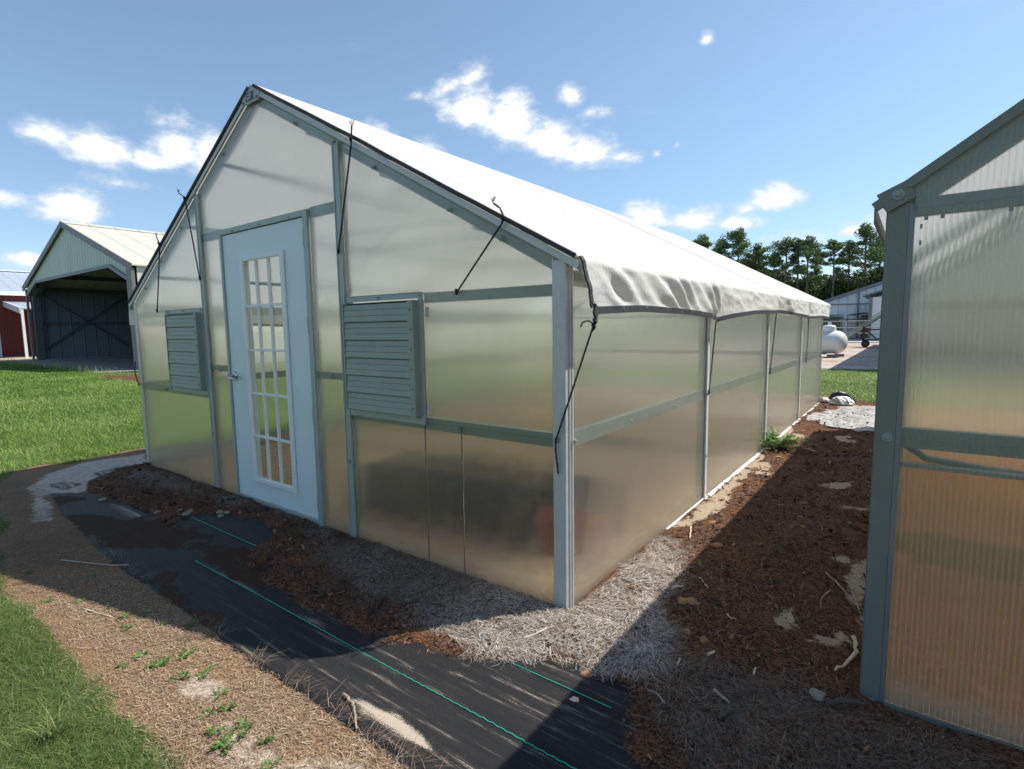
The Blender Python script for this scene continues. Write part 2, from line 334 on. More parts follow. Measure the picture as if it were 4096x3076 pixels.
M['whitesheet'] = simple('sandy_white_ground_sheet', (.31, .30, .285), .6, 0, .4, 6, .8, 12, stretch=(3, 1, 1), dirt=(.20, .11, .06), dirt_amt=.95)
M['redplastic'] = simple('red_plastic', (.45, .06, .03), .5)
M['ground'] = ground_mat(); M['mulch'] = mulch_mat(); M['fabric'] = fabric_mat()
M['gravel'] = gravel_mat('pale_gravel', (.24, .18, .14), (.62, .55, .50), 16)
M['gravel2'] = gravel_mat('tan_gravel', (.34, .26, .17), (.62, .50, .36), 14)
M['grass'] = toned('grass_blades', [(.040, .080, .020), (.085, .150, .035), (.145, .220, .060), (.25, .29, .10), (.42, .37, .20)], None, .55, .35)
M['lawnblade'] = toned('lawn_blades', [(.062, .125, .022), (.120, .220, .036), (.190, .305, .055), (.29, .38, .10), (.46, .46, .22)], None, .5, .35)
M['weed'] = toned('weed_leaves', [(.055, .11, .022), (.11, .20, .045), (.21, .31, .09)], None, .5, .3)
M['needle'] = toned('dry_pine_needles', [(.045, .028, .018), (.15, .105, .075), (.36, .30, .245), (.78, .73, .67)], None, .65, 0)
M['rustneedle'] = toned('rust_pine_needles', [(.030, .014, .009), (.11, .055, .030), (.22, .13, .080), (.44, .33, .235)], None, .7, 0)
M['thatch'] = toned('dry_grass_thatch', [(.09, .058, .038), (.27, .175, .11), (.46, .33, .215), (.66, .54, .40)], None, .7, .1)
M['chip'] = toned('bark_chips', [(.025, .012, .008), (.085, .038, .020), (.18, .085, .042), (.40, .22, .11)], None, .8, 0)
M['pinefol'] = toned('pine_foliage', [(.060, .105, .040), (.15, .225, .085), (.28, .36, .15)], None, .7, .15)
M['oakfol'] = toned('broadleaf_foliage', [(.030, .055, .020), (.085, .125, .042), (.19, .23, .080)], None, .7, .15)
def glass_mat():
    m, t = mat('door_glass')
    g = t.node('ShaderNodeBsdfGlossy'); g.inputs['Roughness'].default_value = .03
    tp = t.node('ShaderNodeBsdfTransparent'); tp.inputs[0].default_value = (.90, .92, .90, 1)
    lw = t.node('ShaderNodeLayerWeight'); lw.inputs[0].default_value = .5
    mx = t.node('ShaderNodeMixShader'); t.put(mx.inputs[0], t.math('ADD', .03, t.math('MULTIPLY', t.math('POWER', lw.outputs['Facing'], 4.0), .5))); t.l.new(tp.outputs[0], mx.inputs[1]); t.l.new(g.outputs[0], mx.inputs[2])
    surf(t, mx.outputs[0]); return m
M['glass'] = glass_mat()

# ------------------------------------------------------------------ builders
ORG = {}
def tag(o, label=None, cat=None, group=None, kind=None):
    if label: o['label'] = label
    if cat: o['category'] = cat
    if group: o['group'] = group
    if kind: o['kind'] = kind
    return o
def thing(name, label, cat, loc=(0, 0, 0), group=None):
    o = bpy.data.objects.new(name, None); COL.objects.link(o); o.location = loc; o.empty_display_size = .2
    ORG[o.name] = Vector(loc); return tag(o, label, cat, group)
class MB:
    def __init__(s): s.v = []; s.f = []
    def add(s, vs, fs):
        b = len(s.v); s.v += [tuple(v) for v in vs]; s.f += [tuple(i+b for i in f) for f in fs]; return s
    def box(s, x0, x1, y0, y1, z0, z1):
        return s.add([(x0, y0, z0), (x1, y0, z0), (x1, y1, z0), (x0, y1, z0), (x0, y0, z1), (x1, y0, z1), (x1, y1, z1), (x0, y1, z1)],
                     [(0, 3, 2, 1), (4, 5, 6, 7), (0, 1, 5, 4), (1, 2, 6, 5), (2, 3, 7, 6), (3, 0, 4, 7)])
    def beam(s, a, b, w, h, up=(0, 0, 1), off=(0, 0)):
        """box from a to b; w across, h along up"""
        a, b = Vector(a), Vector(b); d = (b-a).normalized(); u = Vector(up); sd = d.cross(u).normalized(); u = sd.cross(d).normalized()
        vs = []
        for p in (a, b):
            for i, j in ((-1, -1), (1, -1), (1, 1), (-1, 1)):
                vs.append(p+sd*(w/2*i+off[0])+u*(h/2*j+off[1]))
        return s.add(vs, [(0, 3, 2, 1), (4, 5, 6, 7), (0, 1, 5, 4), (1, 2, 6, 5), (2, 3, 7, 6), (3, 0, 4, 7)])
    def tube(s, pts, r, n=8, cap=True):
        pts = [Vector(p) for p in pts]; rs = r if isinstance(r, (list, tuple)) else [r]*len(pts)
        rings = []; prev = None
        for i, p in enumerate(pts):
            d = (pts[min(i+1, len(pts)-1)]-pts[max(i-1, 0)]).normalized()
            ref = prev if prev is not None else (Vector((0, 0, 1)) if abs(d.z) < .9 else Vector((1, 0, 0)))
            u = (ref-d*ref.dot(d)).normalized(); prev = u; w = d.cross(u)
            rings.append([p+(u*math.cos(2*math.pi*k/n)+w*math.sin(2*math.pi*k/n))*rs[i] for k in range(n)])
        vs = [v for q in rings for v in q]; fs = []
        for i in range(len(pts)-1):
            for k in range(n):
                k2 = (k+1) % n; fs.append((i*n+k, i*n+k2, (i+1)*n+k2, (i+1)*n+k))
        if cap: fs += [tuple(range(n-1, -1, -1)), tuple((len(pts)-1)*n+k for k in range(n))]
        return s.add(vs, fs)
    def lathe(s, prof, c=(0, 0, 0), axis='z', n=24, a0=0, a1=2*math.pi):
        vs = []; fs = []; m = len(prof); full = abs(a1-a0-2*math.pi) < 1e-6; nn = n if full else n+1
        for k in range(nn):
            a = a0+(a1-a0)*k/n; ca, sa = math.cos(a), math.sin(a)
            for r, h in prof:
                q = {'z': (r*ca, r*sa, h), 'x': (h, r*ca, r*sa), 'y': (r*sa, h, r*ca)}[axis]
                vs.append((q[0]+c[0], q[1]+c[1], q[2]+c[2]))
        for k in range(n):
            k2 = (k+1) % nn
            for j in range(m-1): fs.append((k*m+j, k2*m+j, k2*m+j+1, k*m+j+1))
        return s.add(vs, fs)
    def prism(s, poly, vec):
        """closed polygon (list of 3-D points) extruded by vec"""
        n = len(poly); v = Vector(vec); a = [Vector(p) for p in poly]
        return s.add(a+[p+v for p in a], [tuple(range(n-1, -1, -1)), tuple(range(n, 2*n))]+[(i, (i+1) % n, (i+1) % n+n, i+n) for i in range(n)])
    def build(s, name, m, parent=None, smooth=False, bevel=0, normals=True):
        me = bpy.data.meshes.new(name); org = ORG.get(parent.name, Vector()) if parent else Vector()
        me.from_pydata([tuple(Vector(v)-org) for v in s.v], [], s.f); me.update()
        if normals:
            bm = bmesh.new(); bm.from_mesh(me); bmesh.ops.recalc_face_normals(bm, faces=bm.faces)
            if bevel: bmesh.ops.bevel(bm, geom=[e for e in bm.edges if e.calc_face_angle(0) > .6], offset=bevel, segments=2, affect='EDGES', profile=.6)
            bm.to_mesh(me); bm.free()
        me.materials.append(m if not isinstance(m, str) else M[m])
        if smooth: me.shade_smooth()
        o = bpy.data.objects.new(name, me); COL.objects.link(o)
        if parent: o.parent = parent; ORG[o.name] = org
        return o
def dup(o, parent=None, delta=(0, 0, 0)):
    c = o.copy(); COL.objects.link(c)
    if parent is not None: c.parent = parent; ORG[c.name] = ORG.get(parent.name, Vector())
    if parent is None or o.parent is None or any(delta): c.location = Vector(o.location)+Vector(delta)
    for ch in o.children: dup(ch, c)
    return c

# ------------------------------------------------------------------ numpy noise, masks, scatter
_L = RNG.random((256, 256))
def vn(x, y, s=1.0, o=0):
    x = np.asarray(x)*s+o*17.3; y = np.asarray(y)*s+o*7.7; xi = np.floor(x).astype(int); yi = np.floor(y).astype(int); fx = x-xi; fy = y-yi
    fx = fx*fx*(3-2*fx); fy = fy*fy*(3-2*fy); g = lambda i, j: _L[i & 255, j & 255]
    return (g(xi, yi)*(1-fx)+g(xi+1, yi)*fx)*(1-fy)+(g(xi, yi+1)*(1-fx)+g(xi+1, yi+1)*fx)*fy
def fbm(x, y, s=1.0, o=0): return (vn(x, y, s, o)+.5*vn(x, y, s*2.1, o+1)+.25*vn(x, y, s*4.3, o+2))/1.75
def sdist(x, y, poly):
    """signed distance to a polygon, positive inside"""
    x = np.asarray(x, float); y = np.asarray(y, float); d = np.full(x.shape, 1e9); ins = np.zeros(x.shape, bool); n = len(poly)
    for i in range(n):
        x0, y0 = poly[i]; x1, y1 = poly[(i+1) % n]; ex, ey = x1-x0, y1-y0
        t = np.clip(((x-x0)*ex+(y-y0)*ey)/max(ex*ex+ey*ey, 1e-12), 0, 1)
        d = np.minimum(d, np.hypot(x-x0-t*ex, y-y0-t*ey))
        c = ((y0 > y) != (y1 > y)); xx = x0+(y-y0)*ex/(ey if abs(ey) > 1e-12 else 1e-12); ins ^= c & (x < xx)
    return np.where(ins, d, -d)
def sm(v, a, b): t = np.clip((v-a)/(b-a), 0, 1); return t*t*(3-2*t)
def raw_mesh(name, V, F, m, attrs=None, smooth=False):
    me = bpy.data.meshes.new(name); nv = len(V); nf, k = F.shape
    me.vertices.add(nv); me.vertices.foreach_set('co', V.astype(np.float32).ravel())
    me.loops.add(nf*k); me.loops.foreach_set('vertex_index', F.astype(np.int32).ravel())
    me.polygons.add(nf); me.polygons.foreach_set('loop_start', np.arange(0, nf*k, k, dtype=np.int32))
    me.update(calc_edges=True); me.validate()
    for nm, (tp, arr) in (attrs or {}).items():
        at = me.attributes.new(nm, tp, 'POINT')
        at.data.foreach_set('color' if tp == 'FLOAT_COLOR' else 'value', arr.astype(np.float32).ravel())
    me.materials.append(M[m])
    if smooth: me.shade_smooth()
    o = bpy.data.objects.new(name, me); COL.objects.link(o); return o
def grid_mesh(name, xs, ys, zf, m, keep=None, maskf=None):
    X, Y = np.meshgrid(xs, ys); Z = zf(X, Y); nx, ny = len(xs), len(ys)
    V = np.stack([X, Y, Z], -1).reshape(-1, 3); i = np.arange(nx*ny).reshape(ny, nx)
    F = np.stack([i[:-1, :-1], i[:-1, 1:], i[1:, 1:], i[1:, :-1]], -1).reshape(-1, 4)
    if keep is not None:
        k = keep(X, Y).ravel(); F = F[k[F].any(1)]
        used = np.zeros(len(V), bool); used[F.ravel()] = True; mp = np.cumsum(used)-1; F = mp[F]; V = V[used]
        X = V[:, 0]; Y = V[:, 1]
    at = {}
    if maskf is not None: at['mask'] = ('FLOAT_COLOR', np.stack([np.asarray(c, float).ravel() for c in maskf(X.ravel(), Y.ravel())], -1))
    return raw_mesh(name, V, F, m, at, True)
def strips(name, P, az, L, w, m, lean=0.2, curl=0.5, lift=0.0, tone=None, seg=3, taper=1.0, flat=False, pitch=None):
    """ribbons: P base points (n,3), az heading; lean 0 = upright .. lying flat when flat=True"""
    n = len(P); L = np.broadcast_to(L, (n,)); w = np.broadcast_to(w, (n,)); t = np.linspace(0, 1, seg+1)
    rows = []
    cz = RNG.uniform(-curl, curl, n)
    for k in t:
        if flat:
            a = az+cz*(k-.5)*2.2
            if k == 0: c = P.copy()
            else:
                h = np.stack([np.cos(a), np.sin(a), pitch*(1-1.9*k) if pitch is not None else np.zeros(n)], -1); c = c+h*(L/seg)[:, None]
            side = np.stack([-np.sin(a), np.cos(a), np.zeros(n)], -1)
        else:
            ln = lean*(k**1.6)*(.4+curl)
            c = P+np.stack([np.cos(az)*ln*L, np.sin(az)*ln*L, L*k*(1-.35*np.clip(ln, 0, 1))], -1); side = np.stack([-np.sin(az), np.cos(az), np.zeros(n)], -1)
        ww = w*(1-taper*k*.9)/2
        rows += [c-side*ww[:, None], c+side*ww[:, None]]
    V = np.stack(rows, 1); m2 = V.shape[1]; V = V.reshape(-1, 3); b = (np.arange(n)*m2)[:, None]
    F = np.concatenate([b+np.array([[2*j, 2*j+1, 2*j+3, 2*j+2]]) for j in range(seg)], 0)
    tone = RNG.random(n) if tone is None else tone
    return raw_mesh(name, V, F, m, {'tone': ('FLOAT', np.repeat(tone, m2))})
def chips(name, P, s, m, tone=None, elong=2.2):
    n = len(P); az = RNG.uniform(0, 6.28, n); L = s*elong*RNG.uniform(.5, 1.3, n)/2; W = s*RNG.uniform(.5, 1.2, n)/2
    c, sn = np.cos(az), np.sin(az); q = np.array([(-1, -1), (1, -1), (1, 1), (-1, 1)]); tx = RNG.normal(0, .45, n); ty = RNG.normal(0, .45, n); rows = []
    for i, j in q:
        a = L*i*RNG.uniform(.7, 1.1, n); bb = W*j*RNG.uniform(.6, 1.1, n)
        rows.append(np.stack([P[:, 0]+c*a-sn*bb, P[:, 1]+sn*a+c*bb, P[:, 2]+a*tx+bb*ty], -1))
    top = P+np.stack([np.zeros(n), np.zeros(n), s*.35*np.ones(n)], -1)
    V = np.stack(rows+[top], 1).reshape(-1, 3); b = (np.arange(n)*5)[:, None]
    F = np.concatenate([b+np.array([[i, (i+1) % 4, 4]]) for i in range(4)], 0)
    return raw_mesh(name, V, F, m, {'tone': ('FLOAT', np.repeat(RNG.random(n) if tone is None else tone, 5))})

# ================================================================== THE SETTING
LAWN = [(-5.83, .28), (-5.85, .09), (-5.79, -.16), (-5.68, -.46), (-5.87, -.63), (-5.77, -.81), (-5.49, -1.01), (-5.1, -1.12), (-4.6, -1.16), (-4.0, -1.24), (-3.4, -1.36), (-3.12, -1.42), (-2.5, -1.49), (-2.24, -1.46),
        (-1.6, -1.47), (-1.2, -1.47), (-.62, -1.45), (-.45, -1.52), (-.1, -1.8), (.5, -2.2), (3, -2.4), (3, -30), (-600, -30), (-600, 600), (600, 600), (600, 8.4), (1.5, 8.6), (.8, 8.53), (.4, 8.77), (.15, 9.15), (-.1, 9.2), (-5.3, 8.9), (-5.35, 5), (-5.4, 1)]
SANDS = [[(-4.93, -.91), (-5.36, -.71), (-5.62, -.35), (-5.53, .18), (-5.09, .03), (-5.15, -.21), (-4.71, -.53), (-4.4, -.66), (-4.3, -.84), (-4.55, -.87), (-4.46, -.94), (-3.9, -1.0), (-3.69, -1.05), (-3.78, -1.13), (-4.37, -.98)],
         [(-.25, -1.24), (.05, -1.2), (.1, -1.14), (-.1, -1.13)], [(-.62, -1.30), (-.3, -1.24), (-.2, -1.3), (-.4, -1.38)], [(-.98, -1.22), (-.8, -1.2), (-.75, -1.26), (-.9, -1.3)]]
FLOORG = [[(-2.0, .95), (-.9, .75), (-.5, 1.1), (-.9, 1.35), (-1.9, 1.4)], [(1.2, 1.45), (3.2, 1.75), (5.5, 1.9), (5.5, 2.5), (3.2, 2.25), (1.2, 2.1)], [(-4.6, 3.0), (-1, 3.4), (-1, 3.9), (-4.6, 3.7)]]
def ground_mask(X, Y):
    fl = np.zeros_like(X)
    for p in FLOORG: fl = np.maximum(fl, sm(sdist(X, Y, p)+.3*(fbm(X, Y, 3, 2)-.5), -.12, .15))
    g = sm(sdist(X, Y, LAWN)+.12*(fbm(X, Y, 3.1, 3)-.5), -.12, .14)
    s = np.zeros_like(X)
    for p in SANDS: s = np.maximum(s, sm(sdist(X, Y, p), -.20, .14)*.84)
    ins = np.maximum(sm(sdist(X, Y, [(-4.9, .04), (-.05, .04), (-.05, 8.2), (-4.9, 8.2)]), -.02, .02), sm(sdist(X, Y, [(1.17, .13), (6.0, .13), (6.0, 6.2), (1.17, 6.2)]), -.02, .02))
    return np.maximum(g, fl*ins), s, ins*(1-.9*fl), np.ones_like(X)
def gz(X, Y):
    near = sm(-np.hypot(X+2, Y-1), -30, -6)
    return ((fbm(X, Y, .9, 5)-.5)*.035+(fbm(X, Y, 5, 9)-.5)*.014)*near*sm(np.maximum(np.maximum(-4.9-X, X-6), np.maximum(-.9-Y, Y-8.6)), 0, 1.0) - .004
gx = np.concatenate([[-900, -500, -250, -120, -70, -45], np.arange(-34, -9, .5), np.arange(-9, -6, .1), np.arange(-6, 1.4, .03), np.arange(1.4, 3, .1), np.arange(3, 12, .5), [15, 25, 45, 80, 160, 400, 900]])
gy = np.concatenate([[-900, -400, -150, -60, -25, -12, -7, -4.5, -3.2], np.arange(-2.6, .45, .03), np.arange(.45, 9.4, .08), np.arange(9.5, 20, .5), [22, 26, 32, 40, 55, 80, 130, 250, 500, 900]])
tag(grid_mesh('ground', gx, gy, gz, 'ground', maskf=ground_mask), kind='structure')

def sheet(name, poly, z, m, wob=.0, n=60, kind='structure'):
    """flat ground sheet with a slightly uneven outline"""
    pts = []
    for i in range(len(poly)):
        a, b = Vector((*poly[i], 0)), Vector((*poly[(i+1) % len(poly)], 0)); k = max(1, int((b-a).length/max(.3, wob*3))) if wob else 1
        for j in range(min(k, n)):
            p = a.lerp(b, j/min(k, n)); pts.append((p.x+random.uniform(-wob, wob), p.y+random.uniform(-wob, wob), z))
    b = MB(); b.add(pts, [tuple(range(len(pts)))]); o = b.build(name, m, normals=False); return tag(o, kind=kind)
sheet('gravel', [(-12, 15.3), (-.85, 15.35), (.45, 15.9), (9, 16.1), (9, 38.5), (-12, 38.5)], .012, 'gravel', .10)
sheet('gravel_bed', [(-70, 4.6), (-34.2, 4.15), (-32.9, 4.35), (-33.8, 6), (-34.5, 20), (-70, 30)], .012, 'gravel2', .10)
sheet('concrete_pad', [(-34.4, 4.15), (-20.3, 3.95), (-20.3, 22), (-34.6, 22)], .022, 'concrete', .02)
sheet('road', [(-40, 40.2), (30, 39.6), (30, 47), (-40, 47)], .018, 'road', .02)
sheet('bare_soil', [(-18.9, 3.5), (-17.5, 3.15), (-15.5, 3.4), (-15.2, 4.1), (-17.4, 4.5), (-18.6, 4.1)], .010, 'mulch', .08)

# landscape fabric laid in front of the greenhouses
FAB_SAND = [[(-.33, -.97), (-.25, -.985), (.0, -.975), (.07, -.965), (.02, -.945), (-.12, -.935), (-.25, -.945)], [(-.28, -.66), (-.12, -.62), (.03, -.57), (.05, -.55), (-.1, -.66)], [(-.36, -.79), (-.3, -.79), (-.2, -.77), (-.3, -.765)],
            [(-1.75, -.72), (-1.4, -.72), (-1.3, -.76), (-1.5, -.78), (-1.8, -.76)], [(.06, -.64), (.2, -.635), (.3, -.64), (.2, -.66)], [(-3.9, -.69), (-3.5, -.6), (-3.2, -.62), (-3.2, -.72), (-3.6, -.72)], [(-1.1, -.76), (-.9, -.72), (-.7, -.74), (-.9, -.79)],
            [(-4.5, -.93), (-4.2, -.62), (-5.1, -.2), (-5.3, -.9)]]
FAB_MUD = [[(-3.7, -.98), (-3.3, -.78), (-2.9, -.62), (-2.5, -.6), (-2.4, -.75), (-2.7, -.95), (-3.1, -1.0)], [(-4.4, -.9), (-4.1, -.8), (-4.0, -.95)], [(-2.0, -.5), (-1.6, -.62), (-1.4, -.68), (-1.7, -.74), (-2.1, -.66)], [(-2.85, -.72), (-2.55, -.66), (-2.45, -.82), (-2.7, -.9), (-2.9, -.8)], [(-2.05, -.93), (-1.95, -.9), (-1.85, -.95), (-1.95, -1.0)], [(-1.8, -1.0), (-1.65, -1.0), (-1.6, -1.05), (-1.8, -1.06)], [(-3.2, -.9), (-3.0, -.87), (-2.95, -.93), (-3.15, -.95)],
           [(-2.35, -.62), (-2.15, -.6), (-2.1, -.66), (-2.35, -.67)], [(-2.6, -.58), (-2.35, -.5), (-2.3, -.56), (-2.55, -.66)], [(-1.62, -1.05), (-1.3, -1.0), (-1.2, -1.07), (-1.5, -1.1)]]
fx = np.concatenate([np.arange(-5.4, 1.5, .02), np.arange(1.5, 2.6, .1)]); fy = np.arange(-1.12, .03, .014)
FAB_OUT = [(-3.47, -.955), (-2.6, -1.03), (-1.7, -1.03), (-.9, -1.045), (0, -1.035), (1, -1.04), (2.6, -1.04), (2.6, .02), (-3.0, .02), (-3.3, -.6), (-3.9, -.6), (-4.3, -.7), (-4.5, -.86), (-4.1, -.9), (-3.75, -.955)]
FAB_ISL = [[(-5.0, -.42), (-5.07, -.3), (-5.03, -.12), (-4.85, -.2), (-4.8, -.4)], [(-4.87, -.79), (-4.9, -.7), (-4.68, -.63), (-4.6, -.75)]]
def fab_d(X, Y):
    d = sdist(X, Y, FAB_OUT)
    for p in FAB_ISL: d = np.maximum(d, sdist(X, Y, p))
    return d+.02*(fbm(X, Y, 9, 4)-.5)
def fab_z(X, Y):
    return .009+.007*np.abs(fbm(X*.8, Y*9, 1.6, 2)-.5)*2+.004*(fbm(X*.6, Y*24, 1.0, 8)-.5)-.012*sm(-fab_d(X, Y), -.02, .03)
def fab_mask(X, Y):
    s = np.zeros_like(X); mu = np.zeros_like(X)
    for k, p in enumerate(FAB_SAND): s = np.maximum(s, sm(sdist(X, Y, p)+.03*(fbm(X, Y*3, 9)-.5), -.045, .035)*(.86 if k == 0 else .5))
    for p in FAB_MUD: mu = np.maximum(mu, sm(sdist(X, Y, p)+.14*(fbm(X, Y, 8, 3)-.5), -.12, .06)*.95)
    dust = sm(X, -1.9, -.4)*.9+.1
    return np.zeros_like(X), s, mu, dust
fab = grid_mesh('ground_cloth', fx, fy, fab_z, 'fabric', keep=lambda X, Y: fab_d(X, Y) > -.006, maskf=fab_mask)
tag(fab, 'black woven ground cloth strip running past the greenhouse corner', 'ground cloth')
def yarn(name, x0, x1, y, label):
    b = MB(); xs = np.arange(x0, x1, .02)
    b.tube([(x, y+.0016*math.sin(x*157), float(fab_z(np.array([x]), np.array([y]))[0])+.0022) for x in xs], .0022, 5); o = b.build(name, 'greenyarn', fab); o['label'] = label; return o
yarn('marker_yarn', -2.05, 1.6, -.766, 'long green marker line woven down the black cloth')
yarn('marker_yarn', -2.85, -1.95, -.452, 'short green marker line near the door')
yarn('marker_yarn', .0, .47, -.468, 'green marker line next to the mulch corner')

# mulch banks
MUL = [(-4.99, .05), (-5.02, -.22), (-4.71, -.53), (-4.33, -.64), (-3.9, -.67), (-3.54, -.60), (-3.21, -.61), (-2.62, -.63), (-2.86, -.53), (-2.89, -.42), (-2.77, -.31), (-2.38, -.2), (-2.05, -.30), (-1.99, -.46), (-1.79, -.64), (-1.6, -.67), (-1.4, -.69),
       (-1.03, -.72), (-.86, -.70), (-.62, -.71), (-.51, -.67), (-.42, -.66), (-.31, -.62), (-.2, -.57), (-.11, -.56), (-.04, -.5), (.01, -.48), (.12, -.41), (.22, -.35), (.32, -.38), (.39, -.33), (.46, -.30), (.49, -.36), (.47, -.44), (.45, -.50), (.49, -.55), (.55, -.60), (.59, -.63), (.7, -.72), (1.2, -.85), (2.6, -.9), (2.6, .16), (1.13, .16), (1.13, 8.6), (.8, 8.5), (.4, 8.72), (.1, 9.1), (-.12, 8.7), (-.02, 8.2), (-.02, .05)]
STRAW = [[(-.04, 1.1), (-.04, .1), (-.6, .05), (-1.3, .02), (-1.41, -.25), (-1.1, -.5), (-.8, -.42), (-.5, -.5), (-.15, -.5), (.1, -.42), (.34, -.33), (.47, -.27), (.5, -.1), (.42, .10), (.30, .3), (.36, .5), (.41, .64), (.25, .8), (.12, 1.05)],
         [(.5, -.2), (.52, -.38), (.63, -.5), (.75, -.7), (2.4, -.8), (2.4, .12), (1.2, .09), (1.02, .08), (.8, .0), (.65, -.02)], [(-4.7, .03), (-4.75, -.35), (-4.2, -.42), (-3.6, -.35), (-3.0, -.2), (-2.2, -.1), (-1.3, -.4), (-1.2, .03)]]
MSAND = [[(.0, 1.3), (.0, 5.4), (.10, 5.4), (.14, 3), (.13, 1.4)], [(.1, 2.9), (.1, 3.45), (.24, 3.4), (.3, 2.98), (.19, 2.85)], [(.09, 4.55), (.1, 5.15), (.24, 5.05), (.28, 4.7)], [(.06, 1.5), (.03, 2.6), (.16, 2.6), (.20, 1.97), (.15, 1.57)], [(.66, 2.88), (.76, 3.09), (.92, 3.16), (.93, 2.87), (.73, 2.78)], [(.53, 5.05), (.69, 5.35), (.78, 4.91), (.61, 4.72)],
         [(.84, 2.31), (1.04, 2.5), (1.08, 2.36), (.88, 2.22)], [(.80, 2.02), (.92, 2.1), (1.02, 1.97), (.88, 1.92)], [(.77, .51), (.79, .59), (.87, .63), (.94, .5), (.86, .40), (.79, .44)], [(1.0, 1.17), (1.1, 1.45), (1.14, .6), (1.05, .85)], [(.82, .27), (.86, .32), (.91, .28), (.86, .20)], [(.95, .36), (1.05, .52), (1.09, .44), (1.02, .32)],
         [(.92, 1.33), (.97, 1.41), (1.01, 1.33), (.95, 1.27)], [(.71, .6), (.75, .64), (.78, .59)], [(.08, 8.0), (.4, 7.6), (.95, 7.7), (.9, 8.2)]]
def mul_d(X, Y): return sdist(X, Y, MUL)+.035*(fbm(X, Y, 9, 6)-.5)
def mul_s(X, Y):
    s = np.zeros_like(X)
    for k, p in enumerate(STRAW): s = np.maximum(s, sm(sdist(X, Y, p)+.26*(fbm(X, Y, 5, 11)-.5), -.12, .14)*(1, .42, .62)[k] if k else sm(sdist(X, Y, p)+.30*(fbm(X, Y, 5, 11)-.5), -.16, .18))
    return s
def mul_sand(X, Y):
    s = np.zeros_like(X)
    for p in MSAND: s = np.maximum(s, sm(sdist(X, Y, p)+.16*(fbm(X, Y, 7, 13)-.5), -.12, .12)*.78)
    return s
def mul_z(X, Y):
    d = mul_d(X, Y); e = sm(d, -.01, .09); s = mul_s(X, Y)
    h = .012+.008*e+.004*sm(d, .05, .35)+(fbm(X, Y, 5, 1)-.5)*.030*e+(fbm(X, Y, 16, 3)-.5)*.026*e+.004*s*e+.018*sm(-np.abs(X-.45)+0, -.1, 0)*sm(-np.abs(Y+.28), -.12, 0)
    return h*sm(d, -.03, .02)-.004*(1-e)-.012*mul_sand(X, Y)*sm(Y, 0, .5)
mx = np.concatenate([np.arange(-5.2, 1.5, .022), np.arange(1.5, 2.7, .1)]); my = np.concatenate([np.arange(-.98, 1.8, .022), np.arange(1.8, 9.2, .06)])
tag(grid_mesh('mulch', mx, my, mul_z, 'mulch', keep=lambda X, Y: mul_d(X, Y) > -.02, maskf=lambda X, Y: (mul_s(X, Y), mul_sand(X, Y), X*0, X*0+1)), 'dark reddish bark mulch banked along the greenhouse walls and filling the alley', 'mulch', kind='stuff')

def pick(n, box, dens, bias=None):
    """n random points in box kept with probability dens(x, y)"""
    x = RNG.uniform(box[0], box[1], n); y = RNG.uniform(box[2], box[3], n); k = RNG.random(n) < dens(x, y); return x[k], y[k]
camd = lambda x, y: np.hypot(x-CAM[0], y-CAM[1])
not_in = lambda x, y: ~(((x > -4.97) & (x < .03) & (y > -.01) & (y < 8.25)) | ((x > 1.13) & (x < 6.2) & (y > .07) & (y < 6.3)))
# grey curled pine straw
x, y = pick(340000, (-5.1, 2.0, -.95, 1.4), lambda x, y: ((.5+.5*sm(fbm(x, y, 6, 17), .35, .6))*sm(mul_s(x, y)+.4*(fbm(x, y, 12, 2)-.5), .08, .42)*np.clip(2.0/camd(x, y)**1.1, .1, 1))*(mul_d(x, y) > .02)*not_in(x, y)*(y < 1.3))
n = len(x); P = np.stack([x, y, mul_z(x, y)+RNG.uniform(.000, .012, n)], -1)
tag(strips('pine_straw', P, 9*fbm(x, y, 4.0, 21)+RNG.normal(0, .75, n), RNG.uniform(.02, .075, n), RNG.uniform(.0007, .0018, n), 'needle', curl=.75, seg=4, flat=True, taper=.5, tone=np.clip((RNG.random(n)*.85+.22*sm(sdist(x, y, STRAW[0]), -.15, .05)*sm(x, -.9, -.2))*(.64+.36*sm(sdist(x, y, STRAW[0]), -.15, .05)*sm(x, -.9, -.2)), 0, 1), pitch=RNG.normal(0, .28, n)), 'grey curled pine straw matted around the corner post', 'pine straw', kind='stuff')  # needle tone painted paler in the sunlit corner, darker for straw in shade
# loose rusty needles over all the mulch
x, y = pick(150000, (-5.1, 2.0, -.85, 8.5), lambda x, y: ((.9-.45*mul_s(x, y))*(1-.75*mul_sand(x, y))*np.clip(1.6/camd(x, y)**1.4, .04, 1))*(mul_d(x, y) > -.05*RNG.random(len(x)))*not_in(x, y))
n = len(x); P = np.stack([x, y, mul_z(x, y)+RNG.uniform(.001, .010, n)], -1)
tag(strips('fallen_needles', P, RNG.uniform(0, 6.28, n), RNG.uniform(.015, .055, n), RNG.uniform(.0010, .0026, n)*np.clip(camd(x, y)/2, 1, 3), 'rustneedle', curl=.5, seg=2, flat=True, taper=.4, tone=np.clip(RNG.beta(1.0, 1.5, n), 0, 1), pitch=RNG.normal(0, .28, n)), 'rust brown broken needles scattered over the mulch', 'needle litter', kind='stuff')
x, y = pick(120000, (-5.1, 1.4, -.85, 8.5), lambda x, y: ((.85-.6*mul_s(x, y))*(1-.8*mul_sand(x, y))*np.clip(1.5/camd(x, y)**1.3, .05, 1))*(mul_d(x, y) > -.01)*not_in(x, y))
n = len(x); P = np.stack([x, y, mul_z(x, y)+RNG.uniform(.0, .007, n)], -1)
tag(chips('bark_chips', P, RNG.uniform(.003, .013, n)*np.clip(camd(x, y)/2.2, 1, 2.5), 'chip', tone=RNG.beta(.8, 1.7, n)), 'small dark bark chips loose on the mulch surface', 'bark chips', kind='stuff')
